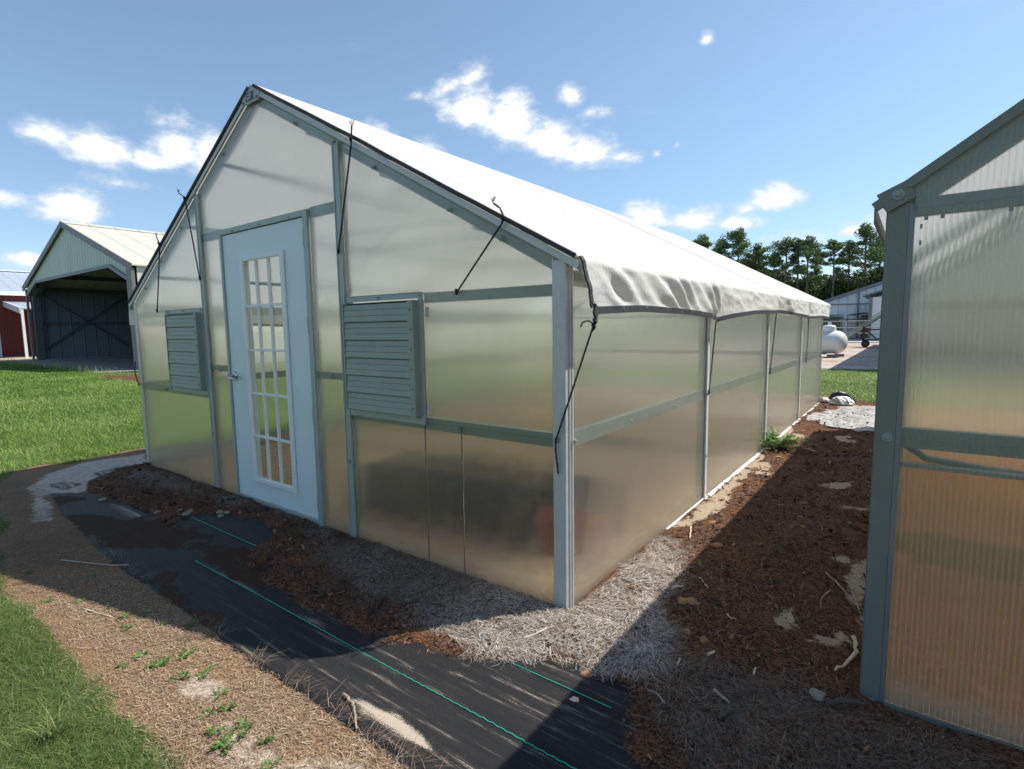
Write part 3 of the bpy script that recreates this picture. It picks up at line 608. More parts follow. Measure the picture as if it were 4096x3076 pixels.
# dry thatch between the cloth and the grass
th = lambda x, y: sm(-sdist(x, y, LAWN), -.10, .12)*(fab_d(x, y) < -.0)*(mul_d(x, y) < 0)*(1-.8*ground_mask(x, y)[1])
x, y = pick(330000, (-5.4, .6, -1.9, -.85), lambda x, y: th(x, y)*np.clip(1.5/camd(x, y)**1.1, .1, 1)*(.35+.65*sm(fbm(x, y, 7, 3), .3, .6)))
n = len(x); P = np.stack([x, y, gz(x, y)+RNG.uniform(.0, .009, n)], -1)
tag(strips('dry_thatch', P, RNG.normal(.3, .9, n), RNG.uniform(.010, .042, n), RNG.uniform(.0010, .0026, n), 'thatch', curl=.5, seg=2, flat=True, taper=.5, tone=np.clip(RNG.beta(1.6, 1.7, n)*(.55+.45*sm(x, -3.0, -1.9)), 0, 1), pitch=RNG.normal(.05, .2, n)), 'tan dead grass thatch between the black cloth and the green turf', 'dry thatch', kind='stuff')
x, y = pick(2600, (-4.4, .5, -1.10, -.98), lambda x, y: np.clip(2/camd(x, y), .2, 1)*(np.abs(fab_d(x, y)) < .03)*sm(fbm(x, y, 8, 2), .42, .6))
n = len(x); P = np.stack([x, y, x*0+.006], -1)
tag(strips('frayed_stalks', P, RNG.normal(1.2, .9, n), RNG.uniform(.02, .06, n), RNG.uniform(.0010, .0020, n), 'thatch', lean=1.5, curl=.8, seg=3), 'dry stalks poking over the cloth edge', 'dry stalks', kind='stuff')
# near grass
x, y = pick(150000, (-5.5, .9, -2.5, -1.2), lambda x, y: sm(ground_mask(x, y)[0]+.5*(fbm(x, y, 6, 4)-.5), .35, .9)*np.clip(1.5/camd(x, y), .15, 1))
n = len(x); P = np.stack([x, y, gz(x, y)], -1); k_ = RNG.random(n)
tag(strips('near_grass', P, RNG.uniform(0, 6.28, n), RNG.uniform(.018, .052, n), RNG.uniform(.0014, .0030, n), 'grass', lean=1.15, curl=.8, seg=3, tone=np.clip(RNG.normal(.36, .2, n)+.25*(fbm(x, y, 3, 7)-.5), 0, 1)), 'low green turf in the near left corner', 'grass', kind='stuff')
# lawn to the left and behind
def lawn(box, n, dens, L, w, name, label):
    x, y = pick(n, box, dens); n = len(x); P = np.stack([x, y, gz(x, y)-.004], -1); d = camd(x, y)
    return tag(strips(name, P, RNG.uniform(0, 6.28, n), RNG.uniform(L*.5, L*1.3, n), w*np.clip(d/6, .7, 4)*RNG.uniform(.6, 1.3, n), 'lawnblade', lean=.9, curl=.7, seg=2, tone=np.clip(RNG.normal(.45, .2, n)+.7*(fbm(x, y, .8, 7)-.5), 0, 1)), label, 'lawn', kind='stuff')
lm = lambda x, y: sm(ground_mask(x, y)[0], .3, .8)*(y < 4.2+.25*fbm(x, y, 1.2))*~((x > -18.9) & (x < -15.3) & (y > 3.5))
lawn((-9, -5.1, -1.7, 3.6), 95000, lambda x, y: lm(x, y)*np.clip(5/camd(x, y), 0, 1), .062, .0052, 'lawn', 'sunlit green lawn beside the white framed greenhouse')
lawn((-34.5, -9, -2, 4.4), 230000, lambda x, y: lm(x, y)*np.clip(10/camd(x, y), .2, 1)*(y < 4.3)*(y > .2*(-9-x)*.08-1.6), .075, .0060, 'lawn', 'far part of the lawn reaching the open shed')
lawn((-5.5, 1.6, 8.3, 15.7), 52000, lambda x, y: ground_mask(x, y)[0]*np.clip(13/camd(x, y), .2, 1), .075, .0060, 'lawn', 'bright grass patch behind the greenhouse before the gravel')
x, y = pick(900, (-34, -18.5, 3.7, 4.35), lambda x, y: .5+0*x)
n = len(x); P = np.stack([x, y, x*0], -1)
tag(strips('seed_stalks', P, RNG.uniform(0, 6.28, n), RNG.uniform(.10, .34, n), .016, 'lawnblade', lean=.35, curl=.5, seg=3, tone=RNG.uniform(.6, 1, n)), 'tall uncut grass stalks in front of the concrete pad', 'grass stalks', kind='stuff')
# white sheet in the alley
wx = np.arange(.1, 1.16, .025); wy = np.arange(5.4, 8.0, .03)
WS = [(.13, 6.16), (.14, 6.98), (.36, 7.26), (.82, 7.85), (1.12, 7.9), (1.12, 5.7), (.39, 5.53), (.28, 5.9)]
tag(grid_mesh('plastic_sheet', wx, wy, lambda X, Y: mul_z(X, Y)+.004+.035*np.abs(fbm(X*1.2+Y*.6, Y*1.6, 2.4, 5)-.5)*2+.006*fbm(X, Y, 20), 'whitesheet', keep=lambda X, Y: (sdist(X, Y, WS)+.5*(fbm(X, Y, 4)-.5)) > -.02), 'crumpled white ground sheet partly buried in mulch behind the alley shadow', 'ground sheet')

# ================================================================== THE GREENHOUSES
SL = 0.5425
SLOPE = {}
def rz(x, x0, x1, ez): return ez+SLOPE.get(x0, SL)*((x1-x0)/2-abs(x-(x0+x1)/2))
def clip_panel(xa, xb, za, x0, x1, ez, y, drop=.035, t=.008, hole=None, zb=None):
    """front wall panel from xa to xb, top following the rake unless zb is given"""
    mid = (x0+x1)/2
    tops = [(xb, rz(xb, x0, x1, ez)-drop)]
    if xa < mid < xb: tops.append((mid, rz(mid, x0, x1, ez)-drop))
    tops.append((xa, rz(xa, x0, x1, ez)-drop))
    if zb is not None: tops = [(xb, zb), (xa, zb)]
    return [(xa, y, za), (xb, y, za)]+[(x, y, z) for x, z in tops]
def bolt(parent, c, n=(0, -1, 0), r=.013, name='bolt'):
    b = MB(); ax = 'y' if abs(n[1]) > .5 else 'x'; s = n[1] if ax == 'y' else n[0]
    b.lathe([(0, 0), (r, 0), (r, s*.0025), (r*.85, s*.0035), (r*.5, s*.0035), (r*.5, s*.009), (r*.3, s*.011), (0, s*.011)], c, ax, 12)
    return b.build(name, 'galv', parent)
def shell(root, x0, x1, y0, L, ez, bays, matx, rail_z=(.78, .85), near=1, roofmat='pcroof'):
    SL = SLOPE.get(x0, .5425); OH = .036 if near == 2 else .074; W = x1-x0; mid = (x0+x1)/2; bl = L/bays; rzz = ez+SL*W/2
    for sx, sd in ((x0, 1), (x1, -1)):             # corner posts, front and back
        for yy, dy in ((y0, 1), (y0+L, -1)):
            b = MB(); pw = .056 if near == 2 else .068; b.box(min(sx, sx+sd*pw), max(sx, sx+sd*pw), min(yy-dy*.004, yy+dy*.068), max(yy-dy*.004, yy+dy*.068), -.03, ez-.012)
            for k in (.020, .028, .048):            # extrusion ridges on the side face
                b.box(min(sx, sx-sd*.004), max(sx, sx-sd*.004), min(yy+dy*k, yy+dy*(k+.004)), max(yy+dy*k, yy+dy*(k+.004)), -.03, ez-.012)
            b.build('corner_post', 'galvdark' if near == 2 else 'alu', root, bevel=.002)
        for k in range(bays):                       # side wall panels
            ya, yb = y0+k*bl+(.07 if k == 0 else .004), y0+(k+1)*bl-(.07 if k == bays-1 else .004)
            MB().box(min(sx+sd*.004, sx+sd*.012), max(sx+sd*.004, sx+sd*.012), ya, yb, .0, ez-.03).build('side_panel', 'pcy', root)
            for za, zb in (rail_z, (ez-.12, ez-.05)):
                MB().box(min(sx+sd*.014, sx+sd*.05), max(sx+sd*.014, sx+sd*.05), ya, yb, za, zb).build('side_rail', 'galv', root)
            if k:
                yy = y0+k*bl
                MB().box(min(sx-sd*.008, sx+sd*.003), max(sx-sd*.008, sx+sd*.003), yy-.024, yy+.024, 0.0, ez-.03).build('batten', 'alubright', root, bevel=.002)
                MB().box(min(sx+sd*.013, sx+sd*.06), max(sx+sd*.013, sx+sd*.06), yy-.03, yy+.03, -.02, ez-.04).build('inner_post', 'galv', root)
        b = MB(); b.box(min(sx-sd*.012, sx+sd*.003), max(sx-sd*.012, sx+sd*.003), y0+1.25, y0+L-.07, -.022, .012); b.box(min(sx-sd*.034, sx-sd*.012), max(sx-sd*.034, sx-sd*.012), y0+2.0, y0+L-.07, -.008, .014)
        b.build('base_channel', 'alubright', root)
        # eave flashing
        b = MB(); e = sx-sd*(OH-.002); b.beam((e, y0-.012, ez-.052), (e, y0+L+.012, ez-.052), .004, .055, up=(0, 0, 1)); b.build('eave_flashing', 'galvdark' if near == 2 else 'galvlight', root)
        # roof panels
        for k in range(bays):
            ya, yb = y0+k*bl+.003, y0+(k+1)*bl-.003
            if k == 0: ya = y0-.010
            a = Vector((sx-sd*OH, ya, ez-OH*SL+.012)); r = Vector((mid, ya, rzz+.012))
            b = MB(); q = Vector((0, yb-ya, 0)); b.add([a, r, r+q, a+q], [(0, 1, 2, 3)]); b.build('roof_panel', roofmat, root, normals=False)
        # purlins
        for f in (.22, .5, .78):
            px = sx+sd*W/2*f; MB().tube([(px, y0+.05, rz(px, x0, x1, ez)-.095), (px, y0+L-.05, rz(px, x0, x1, ez)-.095)], .017, 8).build('purlin', 'galv', root, True)
        # rafters per frame
        for k in range(bays+1):
            yy = y0+k*bl; yo = .032 if k == 0 else (-.032 if k == bays else 0)
            if near and k == 0: yo = .034
            MB().beam((sx+sd*.004, yy+yo, ez-.052), (mid, yy+yo, rzz-.052), .04, .066, up=(0, 0, 1)).build('rafter', 'galv', root)
    for k in range(1, bays):
        yy = y0+k*bl; zc = ez+SL*W/2*.42
        MB().box(x0+W/2*.42, x1-W/2*.42, yy-.018, yy+.018, zc-.02, zc+.02).build('tie_beam', 'galv', root)
        MB().tube([(mid-.7, yy, zc), (mid, yy, rzz-.06)], .012, 6).build('brace', 'galv', root)
        MB().tube([(mid+.7, yy, zc), (mid, yy, rzz-.06)], .012, 6).build('brace', 'galv', root)
    MB().beam((mid, y0+.02, rzz-.07), (mid, y0+L-.02, rzz-.07), .05, .05).build('ridge_beam', 'galv', root)
    b = MB(); s = .06
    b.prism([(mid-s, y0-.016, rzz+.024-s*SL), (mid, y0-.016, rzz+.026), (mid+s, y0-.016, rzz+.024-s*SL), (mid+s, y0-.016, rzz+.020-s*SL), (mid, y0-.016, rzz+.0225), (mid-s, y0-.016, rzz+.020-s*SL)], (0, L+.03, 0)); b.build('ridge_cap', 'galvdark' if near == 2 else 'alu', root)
    # back wall
    for xa, xb in ((x0+.07, mid-.003), (mid+.003, x1-.07)):
        b = MB(); b.prism(clip_panel(xa, xb, 0, x0, x1, ez, y0+L-.010), (0, .008, 0)); b.build('back_panel', matx, root)
    for za, zb in (rail_z, (1.475, 1.525)): MB().box(x0+.07, x1-.07, y0+L-.05, y0+L-.012, za, zb).build('back_rail', 'galv', root)
    # rake trim on the front gable
    for sx, sd in ((x0, 1), (x1, -1)):
        a = Vector((sx-sd*OH, y0-.012, ez-OH*SL-.006)); r = Vector((mid, y0-.012, rzz-.006))
        MB().beam(a, r, .014, .030, up=(0, 0, 1)).build('rake_trim', 'galvdark' if near == 2 else 'alu', root, bevel=.002)

GH = thing('greenhouse', 'translucent greenhouse with white glazed door, two louvres and white cloth over its roof', 'greenhouse', (-2.47, 4.1, 0))
X0, X1, LG, EZ = -4.94, 0.0, 8.2, 1.64
shell(GH, X0, X1, 0, LG, EZ, 4, 'pcx', roofmat='pcroofclear')
YF = -.004                                            # outer face of the front panels
def fpan(xa, xb, za, zb=None, name='front_panel'):
    b = MB(); b.prism(clip_panel(xa, xb, za, X0, X1, EZ, .004, zb=zb), (0, -.008, 0)); return b.build(name, 'pcx', GH)
LVX = ((-1.60, -.888), (-4.17, -3.455)); LZ0, LZ1 = .822, 1.528
# right bay: below, beside and above the louvre
fpan(-1.55, -.906, .0, LZ0); fpan(-.902, -.636, .0, LZ0); fpan(-.632, -.068, .0, LZ0); fpan(-.885, -.068, LZ0, LZ1); fpan(-1.55, -.068, LZ1)
fpan(-4.872, -3.43, .0, LZ0); fpan(-4.872, -4.175, LZ0, LZ1); fpan(-4.872, -3.43, LZ1)
fpan(-3.39, -3.08, .0, 2.11); fpan(-1.90, -1.61, .0, 2.11); fpan(-3.39, -1.61, 2.11)
for xs_, sw_ in ((-.904, .0018), (-.634, .0009)):      # dirty seams between sheets
    MB().box(xs_-sw_, xs_+sw_, -.0065, .004, 0, LZ0).build('panel_seam', 'darkwood', GH)
for xa, xb, za, zb in ((-.885, -.068, 1.475, 1.527), (-.885, -.068, .782, .848), (-4.872, -4.175, .782, .848), (-4.872, -4.175, 1.475, 1.527), (-3.39, -3.08, 1.02, 1.066), (-1.905, -1.61, 1.02, 1.066), (-3.39, -3.08, 2.056, 2.117), (-1.90, -1.61, 2.056, 2.117),
                       (-1.55, -.885, .782, .848), (-4.175, -3.43, .782, .848)):
    MB().box(xa, xb, .008, .045, za, zb).build('front_rail', 'galv', GH)
def zr(x): return rz(x, X0, X1, EZ)
for xc in (-1.582, -3.414):                            # vertical battens
    b = MB(); zt = zr(xc)-.045
    b.box(xc-.029, xc+.029, -.013, -.0045, 0, zt); b.box(xc+.020, xc+.029, -.017, -.013, 0, zt); b.box(xc-.029, xc-.020, -.017, -.013, 0, zt)
    b.build('front_batten', 'galvlight', GH, bevel=.0015)
    MB().box(xc-.025, xc+.025, .008, .05, 0, zt).build('stud', 'galv', GH)
for x_, z_ in ((-.665, .813), (-1.748, 1.043), (-3.227, 1.025), (-3.412, .494), (-1.582, .512), (-4.32, .813), (-1.582, 2.45), (-3.414, 2.43)): bolt(GH, (x_, -.0145 if abs(x_+1.582) < .01 or abs(x_+3.413) < .01 else YF, z_))
for x_ in (-.35, -.68, -1.25, -2.0, -2.95, -3.75, -4.2, -4.6):
    bolt(GH, (x_, YF, zr(x_)-.075), r=.014)
for y_ in (.06, .684, 1.351, 2.03, 2.703, 3.409, 4.15, 4.75, 5.4, 6.2, 6.8, 7.5): bolt(GH, (.0045 if .1 < y_ < 2.0 or 2.1 < y_ < 4.1 or 4.3 < y_ < 6.1 or y_ > 6.3 else .009, y_, .812), (1, 0, 0), .012)
for y_, z_ in ((2.03, 1.22), (2.03, .34), (4.2, 1.2), (4.2, .33), (6.17, 1.25), (6.17, .4), (2.7, .03), (3.6, .03), (4.8, .03), (5.6, .03), (7.1, .03)): bolt(GH, (.010, y_, z_), (1, 0, 0), .010)
bolt(GH, (-.045, -.005, .822), r=.016)
for x_ in (-.35, -1.2, -2.0): pass
# base sill along the front
MB().box(-4.872, -3.08, -.010, -.0045, -.02, .012).build('base_sill', 'alu', GH); MB().box(-1.90, -.068, -.010, -.0045, -.02, .012).build('base_sill', 'alu', GH)
# gable bracket with name plate
b = MB(); b.prism([(-2.602, -.022, 2.950), (-2.594, -.022, 2.886), (-2.372, -.022, 2.886), (-2.366, -.022, 2.956), (-2.445, -.022, 3.000), (-2.487, -.022, 3.000)], (0, .006, 0)); gus = b.build('gable_bracket', 'galvlight', GH, bevel=.002)
MB().box(-2.538, -2.444, -.0255, -.0222, 2.905, 2.957).build('name_plate', 'plate', gus)
b = MB()
for i, (a0, a1, z_) in enumerate(((-2.522, -2.506, 2.940), (-2.500, -2.458, 2.944), (-2.500, -2.462, 2.935), (-2.524, -2.470, 2.922), (-2.524, -2.482, 2.914))): b.box(a0, a1, -.0262, -.0256, z_, z_+.004)
b.build('plate_lettering', 'platewhite', gus)
for x_ in (-2.574, -2.396): bolt(gus, (x_, -.0225, 2.905), r=.013)
# door
DX0, DX1, DZ0, DZ1 = -3.045, -1.957, .042, 2.06
b = MB()
b.box(-3.076, -3.048, -.018, .05, .0, 2.105); b.box(DX1+.004, -1.905, -.018, .05, .0, 2.105); b.box(-3.048, DX1+.004, -.018, .05, 2.066, 2.105)
b.box(-3.048, DX1+.004, -.010, .05, -.02, .036)
fr = b.build('door_frame', 'galvlight', GH, bevel=.002)
for x_ in (-2.86, -2.48, -2.10): bolt(fr, (x_, -.0185, 2.077), r=.006)
LX0, LX1, LZa, LZb = -2.790, -2.200, .188, 1.880
b = MB(); yd0, yd1 = -.006, .038
b.box(DX0, LX0+.03, yd0, yd1, DZ0, DZ1); b.box(LX1-.03, DX1, yd0, yd1, DZ0, DZ1); b.box(LX0+.03, LX1-.03, yd0, yd1, DZ0, LZa+.02); b.box(LX0+.03, LX1-.03, yd0, yd1, LZb-.02, DZ1)
door = b.build('door', 'doorpaint', GH)
b = MB(); fw = .046; yo = -.022
b.box(LX0, LX0+fw, yo, yd0-.001, LZa, LZb); b.box(LX1-fw, LX1, yo, yd0-.001, LZa, LZb); b.box(LX0+fw, LX1-fw, yo, yd0-.001, LZa, LZa+fw*.8); b.box(LX0+fw, LX1-fw, yo, yd0-.001, LZb-fw*.8, LZb)
b.build('lite_frame', 'trimwhite', door, bevel=.006)
b = MB(); gx0, gx1, gz0, gz1 = LX0+fw, LX1-fw, LZa+fw*.8, LZb-fw*.8
for i in (1, 2): xx = gx0+(gx1-gx0)*i/3; b.box(xx-.007, xx+.007, -.014, .006, gz0, gz1)
for i in range(1, 5): zz = gz0+(gz1-gz0)*i/5; b.box(gx0, gx1, -.0125, .0055, zz-.008, zz+.008)
b.build('glazing_bars', 'trimwhite', door)
MB().box(LX0+.031, LX1-.031, -.001, .003, LZa+.021, LZb-.021).build('glass', 'glass', door)
b = MB(); b.lathe([(0, -.022), (.030, -.020), (.034, -.012), (.034, -.0062)], (-2.985, 0, .995), 'y', 20); b.tube([(-2.985, -.02, .995), (-2.985, -.062, .995)], .011, 10); b.tube([(-2.985, -.062, .995), (-2.955, -.068, .985), (-2.90, -.066, .975), (-2.865, -.062, .972)], [.012, .012, .010, .008], 10)
b.build('door_handle', 'chrome', door, True)
b = MB(); b.box(-3.052, -3.043, -.010, .0, .93, 1.05); b.build('latch_plate', 'chrome', door)
for z_ in (1.93, 1.37, .765, .17):
    b = MB(); b.tube([(-1.951, -.014, z_-.055), (-1.951, -.014, z_+.055)], .0075, 8); b.box(-1.966, -1.953, -.0125, -.007, z_-.05, z_+.05); b.build('hinge', 'galvlight', fr)
MB().box(DX0+.005, DX1-.005, -.012, -.0065, DZ0-.004, DZ0+.010).build('door_sweep', 'alu', door)
# louvres
def louvre(dx):
    b = MB(); x0, x1 = -1.600+dx, -.888+dx
    b.box(x0, x0+.034, -.012, -.0048, LZ0-.012, LZ1+.006); b.box(x1-.034, x1, -.012, -.0048, LZ0-.012, LZ1+.006); b.box(x0+.034, x1-.034, -.012, -.0048, LZ0-.012, LZ0+.022); b.box(x0+.034, x1-.034, -.012, -.0048, LZ1-.028, LZ1+.006)
    b.box(x0, x0+.004, -.017, -.012, LZ0-.012, LZ1+.006); b.box(x1-.004, x1, -.017, -.012, LZ0-.012, LZ1+.006); b.box(x0+.004, x1-.004, -.017, -.012, LZ1+.002, LZ1+.006)
    fl = b.build('louvre_frame', 'galvlight', GH, bevel=.001)
    hx0, hx1, hz0, hz1, yf = -1.528+dx, -.920+dx, .852, 1.490, -.054
    b = MB(); b.box(hx1-.003, hx1, yf+.004, .03, hz0, hz1); b.box(hx1-.040, hx1, yf, yf+.0035, hz0, hz1); b.box(hx0, hx0+.003, yf, .03, hz0, hz1); b.box(hx0, hx1-.003, yf+.004, .03, hz1-.003, hz1); b.box(hx0, hx1-.003, yf+.004, .03, hz0, hz0+.003)
    b.box(hx0, hx1, .026, .03, hz0, hz1)
    ho = b.build('louvre_box', 'louvre', GH)
    n = 6; hh = (hz1-hz0-.010)/n
    for i in range(n):
        zb = hz0+.004+i*hh; zt = zb+hh-.004; pr = [(yf+.0026, zb), (yf+.0005, zb+.004), (yf+.006, zb+hh*.33), (yf+.0035, zb+hh*.36), (yf+.008, zb+hh*.66), (yf+.0055, zb+hh*.69), (yf+.010, zt), (yf+.014, zt)]
        bl_ = MB(); poly = [(hx0+.004, y, z) for y, z in pr]+[(hx0+.004, y+.003, z) for y, z in reversed(pr)]
        bl_.prism(poly, (hx1-.044-hx0, 0, 0)); bl_.build('louvre_blade', 'louvre', ho)
    for i in range(6): bolt(ho, (hx1-.020, yf-.0005, hz0+.05+i*.108), r=.005)
    for x_ in (x0+.05, (x0+x1)/2, x1-.02): bolt(fl, (x_, -.0125, LZ1-.012), r=.007)
louvre(0); louvre(-2.567)
# stickers on the glazing corners
for x_, z_ in ((-.872, 1.40), (-.872, .875), (-1.53, 1.56), (-1.60+.0, 0)):
    if z_: MB().box(x_, x_+.028, -.0062, -.0045, z_, z_+.05).build('sticker', 'sticker', GH)

# ---------------------------------------------------- right greenhouse
G2 = thing('greenhouse', 'close greenhouse on the right with wide ribbed panels and no roof cloth', 'greenhouse', (3.6, 3.2, 0))
A0, A1, Y2, L2 = 1.150, 6.09, .094, 6.15; EZ2 = 1.735; SLOPE[A0] = .69
shell(G2, A0, A1, Y2, L2, EZ2, 3, 'pcx2', (.925, .985), near=2, roofmat='pcroof')
def f2(xa, xb, za, zb=None):
    b = MB(); b.prism(clip_panel(xa, xb, za, A0, A1, EZ2, Y2+.004, zb=zb), (0, -.008, 0)); return b.build('front_panel', 'pcx2', G2)
f2(A0+.070, A0+1.6, .03, .955); f2(A0+.070, A0+1.6, .957, 1.69); f2(A0+.070, A0+1.6, 1.692); f2(A0+1.604, A1-.07, .03)
for xa, xb, za, zb in ((A0+.07, A1-.07, .925, .990), (A0+.07, A1-.07, 1.668, 1.722), (A0+.07, A0+1.6, .86, .872)):
    MB().box(xa, xb, Y2+.008, Y2+.045, za, zb).build('front_rail', 'galv', G2)
MB().box(A0+.0565, A0+.072, Y2-.002, Y2+.03, 0, EZ2-.03).build('post_channel', 'darkgalv', G2)
MB().box(A0+.068, A1-.07, Y2-.012, Y2-.0045, -.01, .028).build('base_sill', 'galvdark', G2)
b = MB(); b.prism([(1.118, Y2-.020, 1.742), (1.150, Y2-.020, 1.684), (1.222, Y2-.020, 1.722), (1.205, Y2-.020, 1.765), (1.190, Y2-.020, 1.775)], (0, .006, 0)); gk = b.build('eave_bracket', 'galvdark', G2, bevel=.002)
bolt(gk, (1.176, Y2-.0205, 1.735), r=.017); bolt(G2, (A0+.034, Y2-.0045, .955), r=.016); bolt(G2, (A0+.034, Y2-.0045, .012), r=.016); bolt(gk, (1.205, Y2-.0205, 1.757), r=.005)
MB().tube([(A0+.085, Y2+.07, .925), (A0+.14, Y2+.07, .885), (A0+.3, Y2+.07, .868), (A0+1.2, Y2+.07, .862)], .012, 8).build('conduit', 'galv', G2, True)
for x_ in (1.245, 1.285, 1.44): MB().box(x_, x_+.010, Y2-.006, Y2-.0045, 1.650, 1.662).build('clip', 'darkgalv', G2)
for z_ in (1.625, 1.575): MB().box(1.236, 1.242, Y2-.006, Y2-.0045, z_, z_+.014).build('clip', 'darkgalv', G2)

# ---------------------------------------------------- shade cloth over the first greenhouse
EH = .075
def drop_z(y): return float(np.interp(y, [-.1, .03, .56, 1.2, 1.75, 2.02, 2.3, 3.0, 3.7, 4.19, 4.6, 6.17, 7.2, 8.28], [1.415, 1.415, 1.432, 1.425, 1.405, 1.380, 1.41, 1.445, 1.455, 1.468, 1.455, 1.415, 1.43, 1.405]))
def flap_x(y, t):
    tuck = sum(math.exp(-((y-c)/.20)**2) for c in (2.02, 4.19, 6.17, 8.25))
    a = .5*(1-math.tanh((y-2.0)/.08))*(.5+.5*math.tanh((y-.22)/.08))
    fold = math.sin(2*math.pi*(y-.26*t)/.235+.9*math.sin(y*4)+.8*math.sin(y*9.3+t))*(.013+.007*math.sin(y*7))*a+(fbm(y-.3*t, t*.6, 6)-.5)*.020*(1-.6*a)+(fbm(y, t, 2.4)-.5)*.022
    big = .035*math.exp(-((y-4.45-.22*t)/.10)**2)
    return EH+.012+(.028-.052*tuck*.8)*t+(fold+big)*min(1, t/.18)*min(1, (1-t)/.14+.22)
ys = [-.012]+list(np.arange(.0, 2.3, .0128))+list(np.arange(2.3, 8.27, .03))+[8.28]
def cloth_section(y):
    pts = []; mid = -2.47; rr = EZ+SL*2.47+.034
    wr = lambda x: -.010*math.sin(math.pi*y/2.05)**2-.006*math.exp(-((y % 2.05)-.3)**2/.02)+.006*(fbm(x*.9, y*.7, 2.1, 4)-.5)+.004*(fbm(x*3+y*2, y*.4, 2, 1)-.5)
    yy = y+.008*(fbm(0, y, 3)-.5)
    for k in range(9, 0, -1): t = k/9; pts.append((X0-flap_x(y, t)+.0, yy, (EZ-EH*SL+.03)*(1-t)+drop_z(y)*t))
    for k in range(29): x = X0-EH+(mid-X0+EH)*k/28; pts.append((x, y, rr-SL*abs(x-mid)+wr(x)*min(1, 3*abs(x-mid))))
    for k in range(1, 29): x = mid+(X1+EH-mid)*k/28; pts.append((x, y, rr-SL*abs(x-mid)+wr(x)*min(1, 3*abs(x-mid))))
    for k in range(1, 15): t = k/14; q = max(0, 1-y/.05)*.0; pts.append((flap_x(y, t), y+.035*t*max(0, 1-max(y, 0)/.3), (EZ-EH*SL+.03)*(1-t)+drop_z(y)*t))
    return pts
secs = [cloth_section(y) for y in ys]; nn_ = len(secs[0]); b = MB()
b.add([p for s_ in secs for p in s_], [(i*nn_+j, (i+1)*nn_+j, (i+1)*nn_+j+1, i*nn_+j+1) for i in range(len(secs)-1) for j in range(nn_-1)])
cloth = b.build('shade_cloth', 'cloth', smooth=True, normals=False)
tag(cloth, 'white knitted shade cloth draped over the greenhouse roof with black hems', 'shade cloth')
def hem(path, w, t, normal_up=(0, 0, 1), name='hem', lab=None):
    b = MB(); ps = [Vector(p) for p in path]; vs = []; fs = []
    for i, p in enumerate(ps):
        d = (ps[min(i+1, len(ps)-1)]-ps[max(i-1, 0)]).normalized(); u = Vector(normal_up); sd = d.cross(u).normalized(); u = sd.cross(d)
        for a_, c_ in ((-.5, -.5), (.5, -.5), (.5, .5), (-.5, .5)): vs.append(p+u*w*a_+sd*t*c_)
    for i in range(len(ps)-1):
        for k in range(4): fs.append((i*4+k, i*4+(k+1) % 4, (i+1)*4+(k+1) % 4, (i+1)*4+k))
    fs += [(3, 2, 1, 0), tuple((len(ps)-1)*4+k for k in range(4))]
    b.add(vs, fs); o = b.build(name, 'hem', cloth)
    if lab: o['label'] = lab
    return o
hem([(s_[-1][0]+.003, s_[-1][1], s_[-1][2]-.010) for s_ in secs[4::3]], .034, .004, lab='scalloped black hem along the eave flap')
hem([(s_[0][0]-.003, s_[0][1], s_[0][2]-.010) for s_ in secs[4::6]], .034, .004)
fs_ = secs[1]
rake = lambda x, y, lift: (x, y, EZ+SL*2.47+.034-SL*abs(x+2.47)+lift)
hem([rake(x, -.020+.010*float(fbm(np.array([x]), np.array([0.]), 3)[0]-.5), -.006+.014*(float(fbm(np.array([x]), np.array([2.]), 2.2)[0])-.4)) for x in np.linspace(-2.44, .06, 60)], .020, .016, lab='black hem edging the front of the roof cloth')
hem([rake(x, -.020, -.004) for x in np.linspace(-5.0, -2.50, 50)], .020, .016)
ed = [(p[0]+.003, p[1]-.004, p[2]) for p in fs_[-15:]]
hem(ed, .024, .008, (0, -1, 0), lab='black hem down the near end of the eave flap')
for y_ in (.03, .33, .62, .92, 1.22, 1.52, 1.82, 2.6, 3.2, 3.8, 5.0, 5.6, 6.8, 7.4):
    s_ = min(secs, key=lambda q: abs(q[-1][1]-y_)); p = s_[-1]; bb = MB(); xx = p[0]+.0055
    bb.lathe([(.005, .0), (.0085, .0), (.0085, .002), (.005, .003)], (xx, p[1], p[2]-.008+(.03 if y_ < .1 else 0)), 'x', 12); bb.build('grommet', 'chrome', cloth)
b = MB(); p = Vector(fs_[-1]); b.prism([(p.x+.007, p.y+.002, p.z+.018), (p.x+.007, p.y+.032, p.z-.008), (p.x+.007, p.y+.010, p.z-.055), (p.x+.007, p.y-.014, p.z-.022)], (.010, 0, 0)); o = b.build('corner_patch', 'hem', cloth)
CORNER = p

b = MB(); sp_ = [(-2.87, 4.46), (-2.45, 5.25), (-1.56, 5.52), (-1.09, 5.46), (-.62, 5.30), (-.46, 5.95)]
sp_ = [(-2.46, 4.12), (-1.9, 4.13), (-1.3, 4.12), (-.7, 4.13), (-.1, 4.12), (.06, 4.12)]
b.tube([(x, y, EZ+SL*2.47+.034-SL*abs(x+2.47)+.010) for x, y in sp_], .0022, 5); b.build('seam_cord', 'galvlight', cloth)
